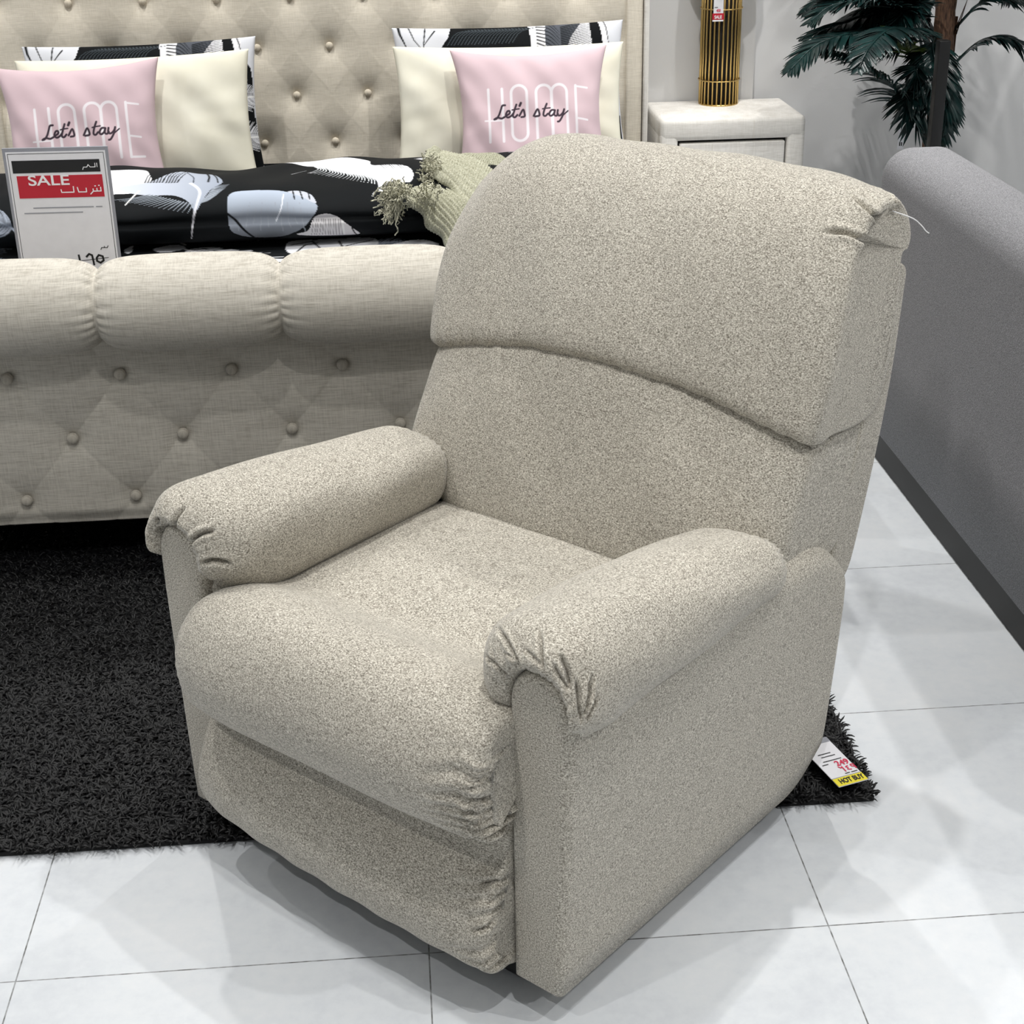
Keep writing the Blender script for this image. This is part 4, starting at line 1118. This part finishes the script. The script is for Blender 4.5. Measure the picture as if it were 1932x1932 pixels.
    frond([W(1760, 90, 5.15), W(1730, 60, 5.0), W(1680, 55, 4.8), W(1640, 90, 4.66), W(1620, 130, 4.6)], .14, 44, .5, w=.0066)
    frond([W(1760, 60, 5.2), W(1720, 30, 5.3), W(1660, 40, 5.38), W(1600, 80, 5.42)], .14, 44, .5)
    frond([W(1740, 130, 5.1), W(1712, 90, 5.0), W(1692, 62, 4.95), W(1668, 50, 4.92)], .07, 24, .3, MT['leaf2'], .007)
    for k in range(9):
        a = -1.9 + k * .52 + r.uniform(-.15, .15); h = r.uniform(.96, 1.35); L = r.uniform(.38, .50)
        d = np.array([math.cos(a), math.sin(a), 0]); c = np.array([.03, 0, h])
        if (c + d * L)[1] + by > 5.50: L = .30
        frond([c, c + d * L * .35 + np.array([0, 0, .15]), c + d * L * .7 + np.array([0, 0, .16]), c + d * L + np.array([0, 0, .02])], .15, 40, .6)
    for k in range(3):
        a = -.5 + k * .7; c = np.array([.02, 0, .70 + .12 * k]); d = np.array([math.cos(a), math.sin(a) * .6 - .3, 0])
        frond([c, c + d * .12 + np.array([0, 0, .12]), c + d * .26 + np.array([0, 0, .10]), c + d * .36 + np.array([0, 0, -.02])], .12, 34, .7)
    for k in range(12):
        x, y = r.uniform(1560, 1740), r.uniform(-40, 60); Y0 = r.uniform(5.0, 5.25)
        frond([W(1755, 40 + r.uniform(-50, 40), 5.15), W(1755 - (1755 - x) * .5, y - 30, (5.15 + Y0) / 2), W(x, y, Y0), W(x - 45, y + r.uniform(10, 50), Y0)], .15, 40, .5)
    for k in range(7):
        x, y = r.uniform(1690, 1800), r.uniform(110, 230)
        frond([W(1765, 70, 5.1), W(1760, 90 + k * 8, 5.0), W(x, y, 4.92), W(x - 20 + k * 8, y + 50, 4.9)], .11, 34, .6)
    t = W(1700, 262, 5.0)
    tg = empty('price_tag', tuple(t + np.array([bx, by, 0])), 0, label='narrow white tag hanging beside the palm trunk', cat='price tag')
    box('card', (-.010, 0, -.035), (.010, .001, .042), MT['white'], tg, .0004, 2)
    ribbons('figures', [[(-.003, -.012), (-.003, -.022)], [(.003, -.012), (.003, -.022)]], .0038, MT['ink'], tg, -.0006)
    tube('string', [(0, .0005, .042), (.004, .01, .07), (.012, .03, .10)], .0005, MT['thread'], tg, 5)
palm()
pc = plane_pt(1752, 300, (0, 4.75, 0), (0, 1, 0))
bp = empty('display_stand', (pc[0] + .012, 4.75, 0), label='black upright stand at the right edge, beyond the grey sofa back', cat='stand')
box('post', (-.018, -.018, .012), (.018, .018, .86), MT['black'], bp, .003)
box('foot_plate', (-.12, -.12, 0), (.12, .12, .012), MT['black'], bp, .003)

# ================================================================== HOT BUY tag lying on the rug
def hot_tag():
    z = .034
    c = [plane_pt(x, y, (0, 0, z), (0, 0, 1)) for x, y in ((1538, 1437), (1574, 1408), (1638, 1470), (1583, 1485))]
    o_ = c[3]; ux = c[2] - c[3]; ux[2] = 0; w = np.linalg.norm(ux); ux /= w
    uy = np.cross([0, 0, 1.], ux); vv = c[1] - c[2]; h = abs(vv @ uy) + .0
    h = max(h, .10)
    root = empty('price_tag', (0, 0, 0), label='white price tag with a yellow HOT BUY strip on the black rug', cat='price tag')
    cc = o_ + ux * w / 2
    Mx = Matrix(((ux[0], 0, uy[0], cc[0]), (ux[1], 0, uy[1], cc[1]), (0, -1, 0, z), (0, 0, 0, 1)))
    root.matrix_world = Mx @ Matrix.Rotation(.05, 4, 'X')
    box('card', (-w / 2, 0, 0), (w / 2, .0015, h * 1.22), MT['white'], root, .0004, 2)
    card_rect('yellow_strip', -w / 2, .0005, w / 2, .021, MT['yellow'], root, -.0001)
    card_rect('divider', -w / 2, .021, w / 2, .0228, MT['grey'], root, -.0001)
    card_rect('header', -w / 2, h * 1.22 - .014, w / 2, h * 1.22 - .001, MT['grey'], root, -.0001)
    text('hot_buy', 'HOT BUY', -w / 2 + .008, .0055, .0165, MT['ink'], root, -.0010, .66 * w / .055 * .95, .0005)
    text('price', '249', .000, .050, .019, MT['magenta'], root, -.0008, .9, .0004)
    ribbons('price_arabic', [[(.000, .047), (.003, .043), (.006, .046), (.006, .032)], [(.017, .045), (.012, .043), (.015, .040), (.012, .036), (.018, .034)],
                             [(.027, .039), (.023, .041), (.023, .046), (.028, .046), (.028, .034)]], .0022, MT['magenta'], root, -.0008)
    hh = h * 1.22
    ribbons('text_line', [[(-.016, .068), (w / 2 - .010, .068)], [(-w / 2 + .006, .060), (-.012, .060)], [(.002, .0275), (.010, .0275)], [(.014, .0275), (w / 2 - .004, .0275)],
                          [(-.012, .080), (.014, .080)], [(-.014, .088), (.010, .088)]], .0020, MT['ink'], root, -.0006)
hot_tag()

# ================================================================== LIGHT
w = bpy.data.worlds.new('world'); SC.world = w; w.use_nodes = True
w.node_tree.nodes['Background'].inputs[0].default_value = (.93, .96, 1, 1); w.node_tree.nodes['Background'].inputs[1].default_value = .15
LM = N('downlight_glow'); LM.p(Base_Color=(1, 1, 1, 1)); LM.b.inputs['Emission Color'].default_value = (1, .99, .97, 1); LM.b.inputs['Emission Strength'].default_value = 12
me_r = me_d = None
def downlight(x, y, watts, size=.05, spread=None, col=(1, .985, .96)):
    global me_r, me_d
    root = empty('ceiling_downlight', (x, y, ZC), label='round white recessed ceiling downlight', cat='ceiling light', group='recessed downlights')
    if me_r is None:
        me_r = lathe('trim_ring', [(.045, -.001), (.058, -.001), (.060, -.008), (.046, -.012), (.045, -.010)], MT['metal'], root, 28).data
        me_d = lathe('diffuser', [(0, -.003), (.045, -.003), (.045, -.001), (0, -.001)], LM.m, root, 24).data
    else:
        for nm, me in (('trim_ring', me_r), ('diffuser', me_d)):
            o = bpy.data.objects.new(nm, me); COL.objects.link(o); o.parent = root
    l = bpy.data.lights.new('downlight_beam', 'SPOT'); l.energy = watts; l.shadow_soft_size = size; l.spot_size = spread or math.radians(110); l.spot_blend = .6; l.color = col
    o = bpy.data.objects.new('downlight_beam', l); COL.objects.link(o); o.location = (0, 0, -.03); o.parent = root
for x, y, p in [(-1.5, .6, 70), (.3, .9, 75), (2.0, .8, 95), (-1.3, 2.6, 70), (.55, 2.75, 85), (-.3, 1.7, 50), (2.3, 2.7, 90), (-.9, 4.2, 80), (.8, 4.1, 90), (-2.6, 3.6, 80), (2.6, 4.4, 70),
                (-2.2, -1.6, 60), (0, -1.8, 60), (2.6, -1.2, 90), (3.4, .9, 130)]:  # this row is added fill for the recliner's front and right side
    downlight(x, y, p, .028)
for x, y, p in [(-.5, 4.9, 62), (1.15, 4.85, 78), (1.95, 4.5, 72), (-1.6, 4.95, 50)]:
    downlight(x, y, p, .022, math.radians(84))
